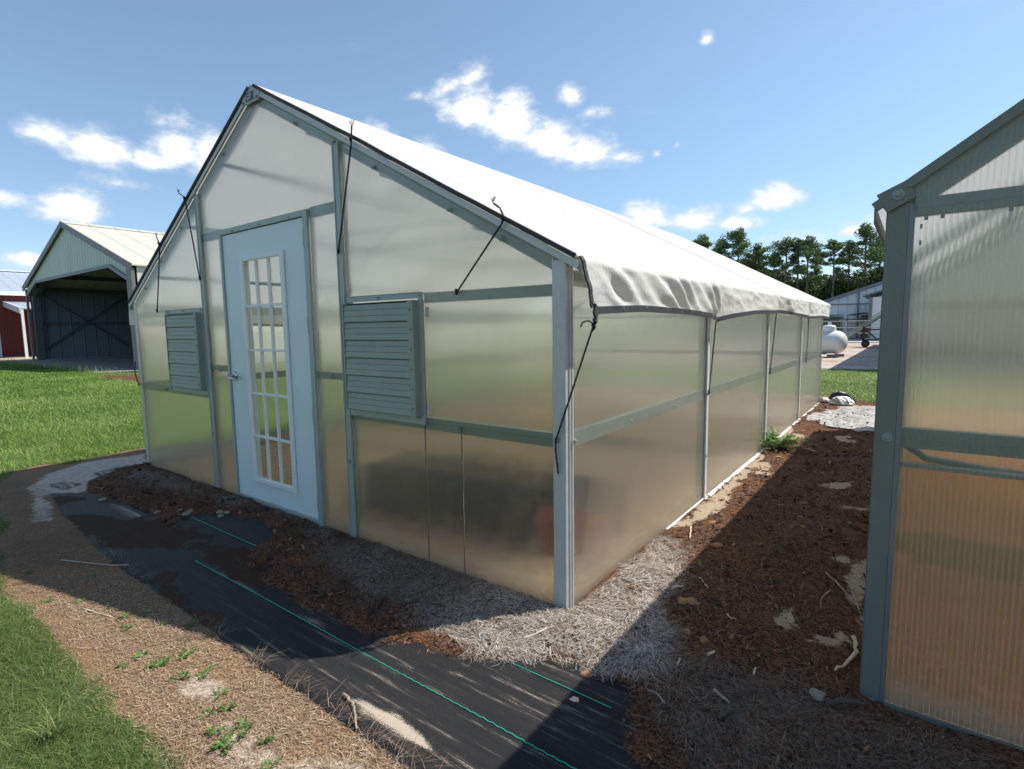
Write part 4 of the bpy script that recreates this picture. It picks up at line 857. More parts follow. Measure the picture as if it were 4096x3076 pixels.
# ---------------------------------------------------- tie ropes
def rope(label, pts, r=.0042, fray=None, knot=None, tail=None):
    root = thing('tie_rope', label, 'rope', tuple(pts[0]), 'ropes tying the roof cloth down')
    def strand(ps, rad, name):
        path = []
        for i in range(len(ps)-1):
            a, c = Vector(ps[i]), Vector(ps[i+1]); k = max(2, int((c-a).length/.016))
            path += [a.lerp(c, j/k) for j in range(k)]
        path.append(Vector(ps[-1])); rs = [rad*(1+.28*(i % 2)) for i in range(len(path))]
        MB().tube(path, rs, 6).build(name, 'rope', root)
    strand(pts, r, 'cord')
    if tail: strand(tail, r*.95, 'tail')
    if knot:
        for k in knot:
            b = MB(); k = Vector(k); b.tube([k+Vector((-.006, -.004, .012)), k+Vector((.006, -.006, 0)), k+Vector((-.004, -.004, -.014))], [.006, .010, .006], 8); b.build('knot', 'rope', root, True)
    if fray:
        c = Vector(fray); b = MB(); rr = random.Random(label)
        for k in range(9):
            a = rr.uniform(0, 6.28); h = rr.uniform(.015, .035); w = rr.uniform(.008, .022)
            b.tube([c, c+Vector((math.cos(a)*w*.6, math.sin(a)*w*.4, h*.5)), c+Vector((math.cos(a)*w, math.sin(a)*w*.6, h)), c+Vector((math.cos(a+.9)*w*1.2, math.sin(a)*w, h*.75))], .0009, 4)
        b.build('frayed_end', 'rope', root)
    return root
rope('black rope right of the gable peak, running to the bolt above the right louvre', [(-1.390, -.038, 2.428), (-1.398, -.036, 2.385), (-1.578, -.026, 1.800)], fray=(-1.378, -.038, 2.485), knot=[(-1.392, -.038, 2.422), (-1.578, -.022, 1.808)], tail=[(-1.392, -.038, 2.424), (-1.384, -.040, 2.455), (-1.380, -.038, 2.49)])
rope('black rope left of the door, running down to the batten beside the left louvre', [(-3.552, -.038, 2.420), (-3.548, -.036, 2.380), (-3.418, -.028, 1.760)], fray=(-3.645, -.042, 2.468), knot=[(-3.552, -.038, 2.415), (-3.418, -.024, 1.768)], tail=[(-3.552, -.038, 2.418), (-3.600, -.040, 2.445), (-3.648, -.042, 2.468)])
rope('short black rope near the left eave of the greenhouse front', [(-4.118, -.038, 2.120), (-4.125, -.034, 2.085), (-4.325, -.022, 1.530)], fray=(-4.165, -.040, 2.180), knot=[(-4.118, -.038, 2.115), (-4.325, -.018, 1.535)], tail=[(-4.118, -.038, 2.118), (-4.140, -.040, 2.15), (-4.165, -.040, 2.18)])
rope('black rope slanting down from the low right end of the rake to the upper rail', [(-.305, -.038, 1.842), (-.322, -.036, 1.812), (-.628, -.020, 1.515)], fray=(-.365, -.045, 1.915), knot=[(-.307, -.038, 1.840), (-.628, -.016, 1.520)], tail=[(-.305, -.038, 1.842), (-.325, -.042, 1.885), (-.362, -.044, 1.912)])
cx, cy, cz = CORNER.x+.010, CORNER.y+.004, CORNER.z-.05
rope('black rope from the cloth corner down the near corner post with a loose tail', [(cx, cy, cz), (cx-.004, cy-.01, cz-.03), (-.028, -.022, .86), (-.042, -.020, .83)], knot=[(cx, cy, cz-.01), (cx-.004, cy-.004, cz-.032)], tail=[(-.042, -.022, .83), (-.045, -.020, .78), (-.032, -.018, .67)])
b = MB(); b.tube([(cx-.002, cy, cz-.02), (cx-.01, cy-.045, cz-.004), (cx-.02, cy-.075, cz-.012), (cx-.02, cy-.09, cz-.03)], .004, 6); b.build('loose_loop', 'rope', bpy.data.objects['tie_rope.004'] if 'tie_rope.004' in bpy.data.objects else None)
rope('black rope at the first batten of the long side wall', [(.075, 2.02, 1.372), (.060, 2.025, 1.35), (.022, 2.035, .85), (.018, 2.030, .815)], knot=[(.075, 2.02, 1.368), (.020, 2.035, .83)], tail=[(.075, 2.02, 1.368), (.085, 2.12, 1.395)])
rope('black rope at the second batten of the long side wall', [(.060, 4.19, 1.460), (.050, 4.19, 1.43), (.020, 4.15, .83), (.018, 4.15, .805)], knot=[(.060, 4.19, 1.455), (.02, 4.15, .815)])
rope('black rope hanging loose with a hooked end near the third batten', [(.060, 6.25, 1.405), (.060, 6.27, 1.1), (.050, 6.25, .86), (.045, 6.28, .80), (.045, 6.34, .785), (.045, 6.38, .81)], knot=[(.06, 6.25, 1.40)])
rope('black rope stub at the far left front corner of the greenhouse', [(-4.965, -.02, 1.05), (-4.985, -.025, .95), (-4.960, -.02, .86), (-4.93, -.015, .825)], knot=[(-4.93, -.014, .828)])

# ---------------------------------------------------- things seen blurred inside the first greenhouse
t_ = thing('nursery_pots', 'dark low stack of black pots blurred behind the front panel', 'pots', (-.9, .75, 0))
b = MB()
for i in range(7):
    for j in range(3):
        for k in range(2): b.lathe([(0, k*.13+.002), (.075, k*.13+.002), (.100, k*.13+.17), (.106, k*.13+.17), (.106, k*.13+.19), (.095, k*.13+.19), (.070, k*.13+.01)], (-1.95+i*.23+.03*k, .55+j*.23, 0), 'z', 14)
b.build('pot_stack', 'blackplastic', t_)
t_ = thing('bucket', 'small red bucket glowing dimly through the front panel near the corner', 'bucket', (-.36, .62, 0))
MB().lathe([(0, .004), (.085, .004), (.11, .22), (.118, .22), (.118, .235), (.104, .235), (.08, .012)], (-.36, .62, 0), 'z', 18).build('pail', 'redplastic', t_, True)
MB().tube([(-.36+.112*math.cos(a), .62, .225+.09*math.sin(a)) for a in np.linspace(0, math.pi, 12)], .003, 5).build('handle', 'galv', t_)

# ================================================================== BUILDINGS ON THE LEFT
SH = thing('open_shed', 'ivory metal shed with a wide clipped opening and dark interior, beyond the lawn', 'shed', (-27.8, 5.5, 0))
sx0, sx1, syf, syb, se, sr = -34.85, -20.78, 5.36, 21.0, 3.70, 5.95; sm_ = (sx0+sx1)/2
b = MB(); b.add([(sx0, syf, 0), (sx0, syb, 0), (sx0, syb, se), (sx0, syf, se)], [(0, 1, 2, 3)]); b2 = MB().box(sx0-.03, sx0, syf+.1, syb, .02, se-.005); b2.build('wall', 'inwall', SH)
MB().box(sx1, sx1+.03, syf+.1, syb, .02, se-.005).build('wall', 'ivory', SH)
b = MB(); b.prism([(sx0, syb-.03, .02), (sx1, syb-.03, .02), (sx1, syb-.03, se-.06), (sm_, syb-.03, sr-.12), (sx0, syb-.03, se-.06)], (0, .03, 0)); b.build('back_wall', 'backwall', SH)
for a, o_ in ((sx0-.14, 1), (sx1+.14, -1)):
    b = MB(); k = (sr-se)/(sm_-sx0); b.prism([(a, syf-.10, se-.14*k), (sm_, syf-.10, sr), (sm_, syf-.10, sr+.05), (a, syf-.10, se-.14*k+.05)], (0, syb-syf+.5, 0)); b.build('roof', 'ivoryroof', SH)
b = MB(); b.prism([(sm_-.28, syf-.13, sr-.02), (sm_, syf-.13, sr+.07), (sm_+.28, syf-.13, sr-.02), (sm_+.28, syf-.13, sr+.02), (sm_, syf-.13, sr+.11), (sm_-.28, syf-.13, sr+.02)], (0, syb-syf+.55, 0)); b.build('ridge_cap', 'ivory', SH)
hd = [(sx0+.14, 3.34-.05), (sx0+1.95, 3.83), (sx1-2.1, 3.83), (sx1-.34, 3.21)]
hd = [(-34.5, 3.28), (-32.78, 3.83), (-22.84, 3.81), (-21.06, 3.21)]
b = MB(); yy = syf-.02
b.prism([(-34.62, yy, 3.2), (hd[0][0], yy, hd[0][1]), (hd[1][0], yy, hd[1][1]), (hd[2][0], yy, hd[2][1]), (hd[3][0], yy, hd[3][1]), (-20.95, yy, 3.15), (-20.95, yy, se-.03), (sm_, yy, sr-.06), (-34.62, yy, se-.03)], (0, .03, 0)); b.build('gable', 'gablegreen', SH)
b = MB()
for i in range(3): b.beam((hd[i][0], yy-.03, hd[i][1]), (hd[i+1][0], yy-.03, hd[i+1][1]), .10, .13)
b.build('opening_trim', 'slate', SH)
for a in (sx0-.16, sx1+.16):
    b = MB(); k = (sr-se)/(sm_-sx0); b.beam((a, syf-.11, se-.16*k-.04), (sm_, syf-.11, sr-.03), .05, .24, up=(0, 0, 1)); b.build('rake_trim', 'browntrim', SH)
MB().box(sx1-.42, sx1+.06, syf-.09, syf+.02, 0, se-.12).build('corner_trim', 'browntrim', SH); MB().box(sx0-.06, sx0+.10, syf-.06, syf+.02, 0, se-.12).build('corner_trim', 'browntrim', SH)
for k in range(4):
    yy = syf+.25+k*4.1
    for a, sgn in ((sx0+.22, 1), (sx1-.22, -1)):
        MB().beam((a, yy, 0), (a+sgn*.15, yy, se-.45), .22, .30, up=(0, 1, 0)).build('frame_column', 'steel_dark', SH)
        MB().beam((a+sgn*.1, yy, se-.42), (sm_, yy, sr-.36), .2, .30).build('frame_rafter', 'steel_dark', SH)
MB().box(sx0+.02, sx0+.14, syf+.2, syb, 1.82, 1.93).build('girt', 'steel_dark', SH)
MB().box(sx0+.02, sx0+.20, syf+.2, syb, 3.48, 3.62).build('girt', 'steel_dark', SH)
for a, c in ((.40, 3.5), (3.55, .42)):
    MB().beam((sx0+.10, syf+.3, a), (sx0+.10, syf+4.4, c), .03, .09, up=(0, 0, 1)).build('cross_brace', 'steel_dark', SH)
for f in (.25, .5, .75):
    for o_ in (-1, 1): xx = sm_+o_*(sm_-sx0)*f; MB().box(xx-.05, xx+.05, syf+.1, syb, sr-(sr-se)*f-.22, sr-(sr-se)*f-.03).build('purlin', 'steel_dark', SH)

BN = thing('barn', 'red metal barn with grey roof and a white trimmed lean-to, left of the open shed', 'barn', (-45, 9, 0))
MB().box(-48.8, -42.7, 2.2, 24, 0, 3.95).build('wall', 'red', BN)
b = MB(); b.prism([(-54.9, 1.9, 4.0), (-54.9, 1.9, 3.9), (-48.6, 1.9, 5.52), (-42.3, 1.9, 3.86), (-42.3, 1.9, 3.96), (-48.6, 1.9, 5.62)], (0, 22.5, 0)); b.build('roof', 'bluegreyroof', BN)
MB().box(-42.32, -42.26, 1.9, 24.4, 3.66, 3.92).build('fascia', 'white', BN)
MB().box(-48.9, -48.3, 1.85, 24.4, 5.60, 5.68).build('ridge_cap', 'white', BN)
MB().box(-42.72, -42.62, 5.32, 5.52, 0, 3.66).build('corner_trim', 'white', BN)
b = MB(); b.prism([(-42.68, 5.85, 3.32), (-38.9, 5.85, 2.80), (-38.9, 5.85, 2.74), (-42.68, 5.85, 3.26)], (0, 12, 0)); b.build('lean_to_roof', 'bluegreyroof', BN)
b = MB(); b.prism([(-42.68, 5.80, 3.34), (-38.9, 5.80, 2.82), (-38.9, 5.80, 2.48), (-42.68, 5.80, 3.02)], (0, .05, 0)); b.build('rake_fascia', 'white', BN)
for yy in (5.9, 9.9, 13.9, 17.8): MB().box(-39.02, -38.90, yy-.06, yy+.06, 0, 2.76).build('lean_to_post', 'white', BN)

# ================================================================== YARD BEHIND, ON THE RIGHT
TK = thing('propane_tank', 'white horizontal propane tank with domed lid cover, standing on the gravel', 'propane tank', (-1.9, 21.7, 0))
rt = .435; zc = .58; yc = 21.7; prof = []
for k in range(9): a = math.pi/2*k/8; prof.append((rt*math.sin(a), -3.15-.34*math.cos(a)))
for k in range(9): a = math.pi/2*(1-k/8); prof.append((rt*math.sin(a), -1.18+.38*math.cos(a)))
b = MB(); b.lathe(prof, (0, yc, zc), 'x', 36); b.build('tank_body', 'tank', TK, True)
for xx in (-1.18, -3.15): MB().lathe([(rt, -.012), (rt+.007, -.008), (rt+.007, .008), (rt, .012)], (xx, yc, zc), 'x', 36).build('weld_band', 'tank', TK, True)
b = MB(); b.lathe([(0, .245), (.13, .24), (.19, .215), (.215, .16), (.22, .0)], (0, 0, 0), 'z', 28)
b.v = [(v[0]*1.05-1.42, v[1]*.95+yc, v[2]+zc+rt-.03) for v in b.v]; b.build('valve_dome', 'tank', TK, True)
for xx in (-1.55, -2.9): MB().box(xx-.07, xx+.07, yc-.22, yc+.22, .12, .24).build('tank_foot', 'slate', TK)
for i, (a0, a1, y0_, lab) in enumerate(((-1.42, -1.06, 21.25, 'concrete block lying under the near side of the propane tank'), (-1.25, -.93, 21.98, 'concrete block lying under the far side of the propane tank'), (-3.1, -2.75, 21.3, 'concrete block under the hidden left half of the propane tank'))):
    b = MB(); b.box(a0, a1, y0_, y0_+.2, .010, .125); tag(b.build('concrete_block', 'concrete', None, bevel=.01), lab, 'block', 'blocks carrying the propane tank')

SB = thing('metal_building', 'pale metal building with a sloping grey roof edge, in front of the pines', 'building', (2, 56, 0))
b = MB(); b.prism([(-5.6, 50, 0), (9.5, 50, 0), (9.5, 50, 7.9), (-5.6, 50, 2.74)], (0, 14, 0)); b.build('wall', 'whiteclad', SB)
b = MB(); b.prism([(-6.0, 49.7, 2.62), (9.6, 49.7, 7.93), (9.6, 49.7, 8.12), (-6.0, 49.7, 2.84)], (0, 14.6, 0)); b.build('roof', 'slate', SB)
for z_ in (2.72,): MB().box(-5.6, 9.4, 49.94, 49.99, z_, z_+.09).build('belt_trim', 'slate', SB)
MB().box(-2.70, -2.60, 49.92, 49.99, 0, 3.7).build('downpipe', 'slate', SB)
MB().box(-5.5, -.5, 49.93, 49.985, 1.50, 1.58).build('belt_trim', 'slate', SB)
AN = thing('annex', 'smooth white annex with its own small roof, right of the sheltered doorway', 'annex', (1.5, 46, 0))
MB().box(-1.50, 5, 44, 49.6, 0, 3.05).build('wall', 'white', AN)
b = MB(); b.prism([(-1.95, 43.7, 3.10), (2.2, 43.7, 4.30), (2.2, 43.7, 4.40), (-1.95, 43.7, 3.20)], (0, 5.9, 0)); b.build('roof', 'slate', AN)
MB().box(-1.56, -1.36, 43.93, 43.99, 0, 3.05).build('corner_trim', 'slate', AN)
AW = thing('awning', 'low green awning roof over the dark doorway of the metal building', 'awning', (-2.4, 47, 0))
b = MB(); b.prism([(-3.05, 46, 1.84), (-1.9, 46, 1.98), (-1.9, 46, 2.03), (-3.05, 46, 1.88)], (0, 3.8, 0)); b.build('awning_roof', 'green_bin', AW)
MB().box(-3.0, -2.94, 46.02, 46.08, 0, 1.84).build('post', 'slate', AW)
MB().box(-2.33, -1.62, 49.2, 49.88, 0, 1.85).build('doorway', 'steel_dark', AW)
DB = thing('dumpster', 'dark olive waste container with a small white sign, behind the propane tank', 'container', (-3.9, 42.8, 0))
b = MB(); b.prism([(-5.2, 42, .1), (-3.1, 42, .1), (-3.02, 42, 1.72), (-5.2, 42, 1.82)], (0, 1.7, 0)); b.build('bin', 'green_bin', DB, bevel=.02)
MB().box(-5.25, -2.92, 41.93, 43.75, 1.80, 1.86).build('lid', 'steel_dark', DB)
for xx in (-4.6, -3.5): MB().box(xx-.05, xx+.05, 41.94, 41.99, .1, 1.7).build('rib', 'green_bin', DB)
MB().box(-3.80, -3.56, 41.90, 41.93, 1.13, 1.34).build('sign', 'white', DB)
FE = thing('pipe_fence', 'galvanised pipe rail fence crossing the yard in front of the metal building', 'fence', (-1.2, 34, 0))
for z_ in (1.38, 1.02, .70): MB().tube([(-7, 34, z_), (6, 34, z_)], .022, 6).build('rail', 'galvlight', FE)
for xx in (-6.2, -4.1, -1.97, .2, 2.4, 4.6): MB().tube([(xx, 34, 0), (xx, 34, 1.42)], .045 if xx == -1.97 else .03, 8).build('post', 'galvlight', FE)
RF = thing('red_gate', 'faded red pipe gate standing before the doorway awning', 'gate', (-2.3, 45, 0))
for z_ in (.5, .75, 1.0, 1.22): MB().tube([(-3.0, 45, z_), (-1.6, 45, z_)], .02, 6).build('rail', 'redplastic', RF)
for xx in (-3.0, -2.6, -2.2, -1.9, -1.6): MB().tube([(xx, 45, .0), (xx, 45, 1.24)], .02, 6).build('upright', 'redplastic', RF)
CV = thing('conveyor', 'inclined steel auger frame rising to the right beside the annex', 'conveyor', (-.9, 32, 0))
for dz in (0, .10, .26): MB().beam((-1.80, 32, .44+dz*.7), (.9, 32, 2.52+dz), .06, .055).build('frame_tube', 'galvlight', CV)
MB().beam((-1.74, 32.12, .48), (.9, 32.12, 2.55), .16, .14).build('chute', 'darkgalv', CV)
TR = thing('trailer', 'low dark utility trailer frame with crossed braces under the conveyor', 'trailer', (-.4, 31, 0))
MB().box(-.98, 1.6, 31, 31.9, .38, .47).build('deck', 'steel_dark', TR)
for xx in (-.93, .35, 1.5): MB().box(xx-.055, xx+.055, 31, 31.08, .38, 1.10).build('stake', 'darkwood', TR)
MB().beam((-.88, 31.03, .98), (-.40, 31.03, .48), .05, .07).build('brace', 'darkwood', TR)
MB().box(-.98, 1.5, 31, 31.05, .90, .96).build('side_board', 'darkwood', TR)
for xx in (-.85, .9): MB().lathe([(0, -.09), (.12, -.09), (.19, -.06), (.19, .06), (.12, .09), (0, .09)], (xx, 31.3, .205), 'y', 18).build('wheel', 'blackplastic', TR)
SD = thing('storage_building', 'tall cladding walled building standing beside the gravel, hidden by the right greenhouse', 'building', (5, 26, 0))
MB().box(1.25, 10, 17.6, 37.5, 0, 3.9).build('wall', 'tanclad', SD)
b = MB(); b.prism([(1.15, 17.4, 3.9), (5.6, 17.4, 5.4), (10.1, 17.4, 3.9)], (0, 20.3, 0)); b.build('roof', 'bluegreyroof', SD)

# ================================================================== TREES
def leafmesh(C, s, name, m, tone, flat=.6):
    n = len(C); d = RNG.normal(size=(n, 3)); d /= np.linalg.norm(d, axis=1)[:, None]; u = np.cross(d, RNG.normal(size=(n, 3))); u /= np.linalg.norm(u, axis=1)[:, None]; w = np.cross(d, u)
    s = s*RNG.uniform(.5, 1.3, n); u *= s[:, None]; w *= (s*flat)[:, None]
    V = np.stack([C-u, C-w*.8+d*s[:, None]*.2, C+u, C+w*.8], 1).reshape(-1, 3); F = (np.arange(n)*4)[:, None]+np.array([[0, 1, 2, 3]])
    return raw_mesh(name, V, F, m, {'tone': ('FLOAT', np.repeat(tone, 4))})
def clumps(cents, rads, per, jit=1.0):
    P = []; T = []
    for c, r in zip(cents, rads):
        k = int(per*(r[0]*r[1]*r[2])**(1/3)*1.0); q = RNG.normal(size=(k, 3)); q /= np.linalg.norm(q, axis=1)[:, None]; q *= (RNG.random(k)**.42)[:, None]
        P.append(np.array(c)+q*np.array(r)); T.append(np.clip(RNG.normal(.45, .22, k), 0, 1))
    return np.concatenate(P), np.concatenate(T)
def pine(h, crown0, wid, seed, lean=.0, per=260):
    rr = random.Random(seed); root = thing('pine_tree', 'x', 'tree'); ORG[root.name] = Vector()
    tp = lambda t: Vector((lean*h*t*t+.12*math.sin(t*5+seed), .1*math.sin(t*4+seed*2), h*t))
    b = MB(); b.tube([tp(k/9) for k in range(10)], [.21*(1-.78*k/9)+.02 for k in range(10)], 7); b.build('trunk', 'bark', root, True)
    cs, rs = [], []; lb = MB(); nl = 13
    for i in range(nl):
        t = crown0+(1-crown0)*(i/nl)**.85+rr.uniform(-.02, .02); a = rr.uniform(0, 6.28); env = math.sin(math.pi*min(1, max(.08, (t-crown0)/(1-crown0)*.78+.22)))**.7
        L = wid*env*rr.uniform(.55, 1.1); p = tp(min(t, .99)); e = p+Vector((math.cos(a)*L, math.sin(a)*L, L*rr.uniform(.05, .45))); mid = p.lerp(e, .5)+Vector((0, 0, -.08*L))
        lb.tube([p, mid, e], [.055, .035, .015], 5)
        for k in (1.0, .62): q = p.lerp(e, k); r = rr.uniform(.35, .95)*(.75+.35*k)*wid/2.1; cs.append((q.x+rr.uniform(-.25, .25), q.y+rr.uniform(-.25, .25), q.z+.12)); rs.append((r, r, r*.5))
    for k in range(4): q = tp(1-.045*k); cs.append((q.x+rr.uniform(-.4, .4), q.y+rr.uniform(-.4, .4), q.z)); rs.append((.7, .7, .45))
    for k in range(2): a = rr.uniform(0, 6.28); t = crown0*rr.uniform(.6, .9); p = tp(t); lb.tube([p, p+Vector((math.cos(a)*.9, math.sin(a)*.9, .1))], [.03, .01], 4)
    lb.build('limbs', 'bark', root, True)
    P, T = clumps(cs, rs, per); o = leafmesh(P, .15, 'crown', 'pinefol', T, .5); o.parent = root
    return root
def oak(h, w, seed, base=.12):
    rr = random.Random(seed); root = thing('broadleaf_tree', 'x', 'tree'); cs, rs = [], []
    b = MB(); b.tube([(0, 0, 0), (.05, .05, h*.3), (.1, 0, h*.7)], [.24, .18, .05], 7); b.build('trunk', 'bark', root, True)
    lb = MB()
    for k in range(16):
        a = rr.uniform(0, 6.28); z = h*rr.uniform(base, .88); d = w*rr.uniform(.15, .8)*math.sin(math.pi*min(.95, z/h*.8+.18)); r = rr.uniform(.7, 1.25)*w/2.6
        cs.append((math.cos(a)*d, math.sin(a)*d, z)); rs.append((r, r, r*.75)); lb.tube([(0, 0, z*.6), (math.cos(a)*d*.8, math.sin(a)*d*.8, z)], [.06, .02], 4)
    lb.build('limbs', 'bark', root, True)
    P, T = clumps(cs, rs, 330); o = leafmesh(P, .17, 'crown', 'oakfol', T, .7); o.parent = root
    return root
pines = [pine(12, .58, 2.0, 1), pine(12, .50, 2.5, 5, .02), pine(12, .66, 1.6, 9, -.02), pine(12, .42, 2.9, 14)]
oaks = [oak(7, 3.0, 3), oak(7, 2.6, 8), oak(7, 3.4, 12)]
used = set()
def plant(proto, x, y, h, rz_, label, base_h, group, sxy=1.0):
    if proto.name in used: o = dup(proto)
    else: o = proto; used.add(proto.name)
    k = h/base_h; o.location = (x, y, -.05); o.scale = (k*sxy, k*sxy, k); o.rotation_euler = (0, 0, rz_); o['label'] = label; o['category'] = 'tree'; o['group'] = group
PT = 'tall pines behind the metal building'
for i, (x, y, h, k, lab) in enumerate(((-23.0, 75, 13.3, 2, 'dark pine top just showing over the cloth roof, leftmost'), (-20.6, 75, 12.6, 1, 'rounded pine crown second from the left above the roof line'), (-18.4, 75, 13.6, 3, 'broad full pine with the highest crown left of the gap in the trees'),
      (-16.0, 76, 11.6, 0, 'shorter pine on the left slope of the tree line'), (-13.9, 75, 10.2, 1, 'small pine beside the left edge of the pine row'), (-12.6, 75, 11.9, 0, 'slim pine with bare trunk, left in the row of four'), (-11.3, 76, 11.8, 2, 'slim pine with high crown, second in the row of four'),
      (-10.1, 75, 11.7, 0, 'pine with flat topped crown, third in the row of four'), (-9.4, 78, 10.6, 1, 'pine partly hidden behind the row of four'), (-7.3, 75, 11.1, 2, 'lone thin pine with a small round crown beside the gap'), (-5.8, 77, 10.7, 0, 'leaning pine left of the largest pine'), (-4.15, 75, 12.5, 3, 'largest pine with wide spreading crown, right of all the others'),
      (-2.7, 78, 11.2, 1, 'pine crown touching the right greenhouse post'), (.5, 76, 12.2, 3, 'pine behind the right greenhouse'), (4.5, 78, 12.0, 0, 'pine further right behind the right greenhouse'))):
    plant(pines[k], x, y, h, i*1.9+.4, lab, 12, PT, .92)
for i, (x, y, h, k) in enumerate(((-22.5, 80, 7.5, 0), (-19.5, 79, 9.0, 1), (-17.0, 79, 9.4, 2), (-15.2, 78, 8.6, 0), (-12.6, 80, 6.6, 1), (-10.0, 79, 6.2, 2), (-8.2, 77, 6.6, 0), (-6.4, 78, 5.8, 1), (-4.7, 79, 6.4, 2), (-3.0, 76, 7.6, 0), (-1.2, 77, 7.8, 1), (2, 78, 7.6, 2), (5.5, 78, 7.4, 0), (-14.0, 84, 7.0, 2), (-5.4, 84, 7.2, 2), (-9.0, 85, 7.4, 0), (-20.9, 85, 8, 1), (-11.3, 82, 6.6, 0), (-7.2, 82, 6.4, 1), (-2.0, 83, 7.6, 0))):
    plant(oaks[k], x, y, h*(.98+.28*((i*37) % 10)/10), i*2.3, 'dark broadleaf tree number-less' , 7, 'dark understory trees below the pines', 1.12)
UND = ['low dark tree under the leftmost pine', 'bushy tree under the second pine', 'full leafy tree below the broad pine', 'leafy tree on the left slope of the tree line', 'low tree below the bare trunks, left', 'low tree below the bare trunks, middle', 'dark tree right of the row of four pines', 'low tree under the lone thin pine',
       'dark tree left of the largest trunk', 'dense tree right of the largest pine', 'dense dark tree beside the right greenhouse post', 'leafy tree behind the right greenhouse', 'leafy tree far right behind the greenhouse', 'back row tree behind the left bare trunks', 'back row tree behind the largest pine', 'back row tree behind the row of four', 'back row tree at the far left', 'back row tree between slim pines', 'back row tree in the sky gap', 'back row tree behind the metal building roof']
for o, lab in zip([o for o in COL.objects if o.name.startswith('broadleaf_tree')], UND): o['label'] = lab
bt = dup(oaks[1]); bt.location = (-92, 22, 0); bt.scale = (1.1, 1.1, 1.22); bt['label'] = 'distant tree top peeping over the red barn roof'; bt['group'] = 'distant tree'; ORG[bt.name] = Vector()

# ================================================================== SMALL THINGS ON THE GROUND
def gh(x, y):
    a = np.array([x]); c = np.array([y]); z = float(gz(a, c)[0])
    if mul_d(a, c)[0] > 0: z = max(z, float(mul_z(a, c)[0]))
    if fab_d(a, c)[0] > 0: z = max(z, float(fab_z(a, c)[0]))
    return z
def stick(label, pts, r, m='wood', cat='stick', name='dry_stick', lift=.004, twig=None):
    ps = []; 
    for i in range(len(pts)-1):
        for k in range(4):
            t = k/4; x = pts[i][0]*(1-t)+pts[i+1][0]*t; y = pts[i][1]*(1-t)+pts[i+1][1]*t; ps.append((x+random.uniform(-1, 1)*r*.7, y+random.uniform(-1, 1)*r*.7))
    ps.append(pts[-1]); P = [(x, y, gh(x, y)+r*.8+lift+random.uniform(0, r*.5)) for x, y in ps]; n = len(P)
    b = MB(); b.tube(P, [r*(1.1-.5*i/n)*random.uniform(.85, 1.15) for i in range(n)], 7)
    if twig: 
        q = Vector(P[n//2]); b.tube([q, q+Vector(twig)], [r*.6, r*.3], 5)
    return tag(b.build(name, m, None, True), label, cat)
G_ = 'sticks lying on the ground'
for lab, pts, r, m in (('forked grey stick lying across a sand patch on the black cloth', [(-.36, -.975), (-.29, -.99), (-.24, -1.01), (-.19, -1.045)], .0058, 'wood'), ('dark branch lying in the shaded straw left of the corner post', [(-.80, -.36), (-.65, -.42), (-.48, -.32)], .006, 'darkwood'), ('dark twig leaning over the shaded straw branch', [(-.69, -.40), (-.62, -.15)], .004, 'darkwood'),
    ('pale curved root at the foot of the right greenhouse post', [(1.10, .50), (1.115, .40), (1.095, .30), (1.065, .18)], .0075, 'paleWood'), ('long grey branch slanting towards the right greenhouse wall', [(.93, 1.10), (1.03, .93), (1.10, .79)], .0045, 'wood'), ('thin grey branch beside the long branch near the right wall', [(1.03, 1.05), (1.07, .9), (1.105, .75)], .0032, 'wood'),
    ('forked pale stick on the straw near the end of the cloth', [(.53, -.32), (.57, -.33), (.61, -.355)], .0045, 'wood'), ('short grey stick in the dark straw, bottom middle', [(.73, -.20), (.79, -.225)], .007, 'wood'), ('thin straight twig in the shaded straw of the alley', [(.41, .64), (.48, .56)], .0026, 'paleWood'), ('small split of pale wood in the rusty mulch', [(.34, .45), (.37, .51)], .0065, 'paleWood'),
    ('upright looking bone pale twig near the side wall', [(.13, 1.34), (.16, 1.25), (.19, 1.15)], .005, 'paleWood'), ('short pale twig in the lower middle of the mulch', [(.57, -.12), (.56, -.075)], .0042, 'paleWood'), ('small chunky pale twig right of the two others', [(.65, .0), (.665, .03)], .0060, 'paleWood'), ('dark flat stick in the middle of the straw', [(.68, -.11), (.77, -.13)], .0065, 'darkwood'),
    ('dark rounded branch at the base of the right greenhouse', [(1.06, -.02), (1.12, .0), (1.18, .03)], .010, 'darkwood'), ('thin bent twig standing in the mulch by the right wall', [(.97, .89), (.945, .76), (.96, .64)], .0024, 'wood'), ('short curved twig in the middle of the alley', [(.62, .37), (.645, .345), (.67, .34)], .0032, 'paleWood'), ('dark damp branch near the bottom edge of the picture', [(.78, -.33), (.82, -.25)], .0075, 'darkwood'), ('tiny pale split beside the straw patch on the right', [(.82, -.02), (.82, .025)], .004, 'paleWood'),
    ('short dry twig in the straw in front of the corner post', [(-.02, -.33), (.02, -.28), (.03, -.22)], .0045, 'paleWood'), ('pale twig far up the alley', [(.36, 4.2), (.48, 4.12)], .008, 'paleWood'), ('brown stalk lying over the dry thatch on the left', [(-2.75, -1.22), (-2.3, -1.02)], .0028, 'paleWood'), ('long dry stalk in the sunny thatch on the left', [(-1.95, -1.33), (-1.72, -1.27)], .0026, 'paleWood')):
    stick(lab, pts, r, m)['group'] = G_
b = MB(); b.add([(.325, -.53, .026), (.335, -.512, .031), (.352, -.508, .030), (.362, -.520, .026), (.350, -.535, .029), (.343, -.522, .036)], [(0, 1, 5), (1, 2, 5), (2, 3, 5), (3, 4, 5), (4, 0, 5)]); tag(b.build('dry_leaf', 'paleWood'), 'single curled tan leaf on the shaded black cloth', 'leaf')
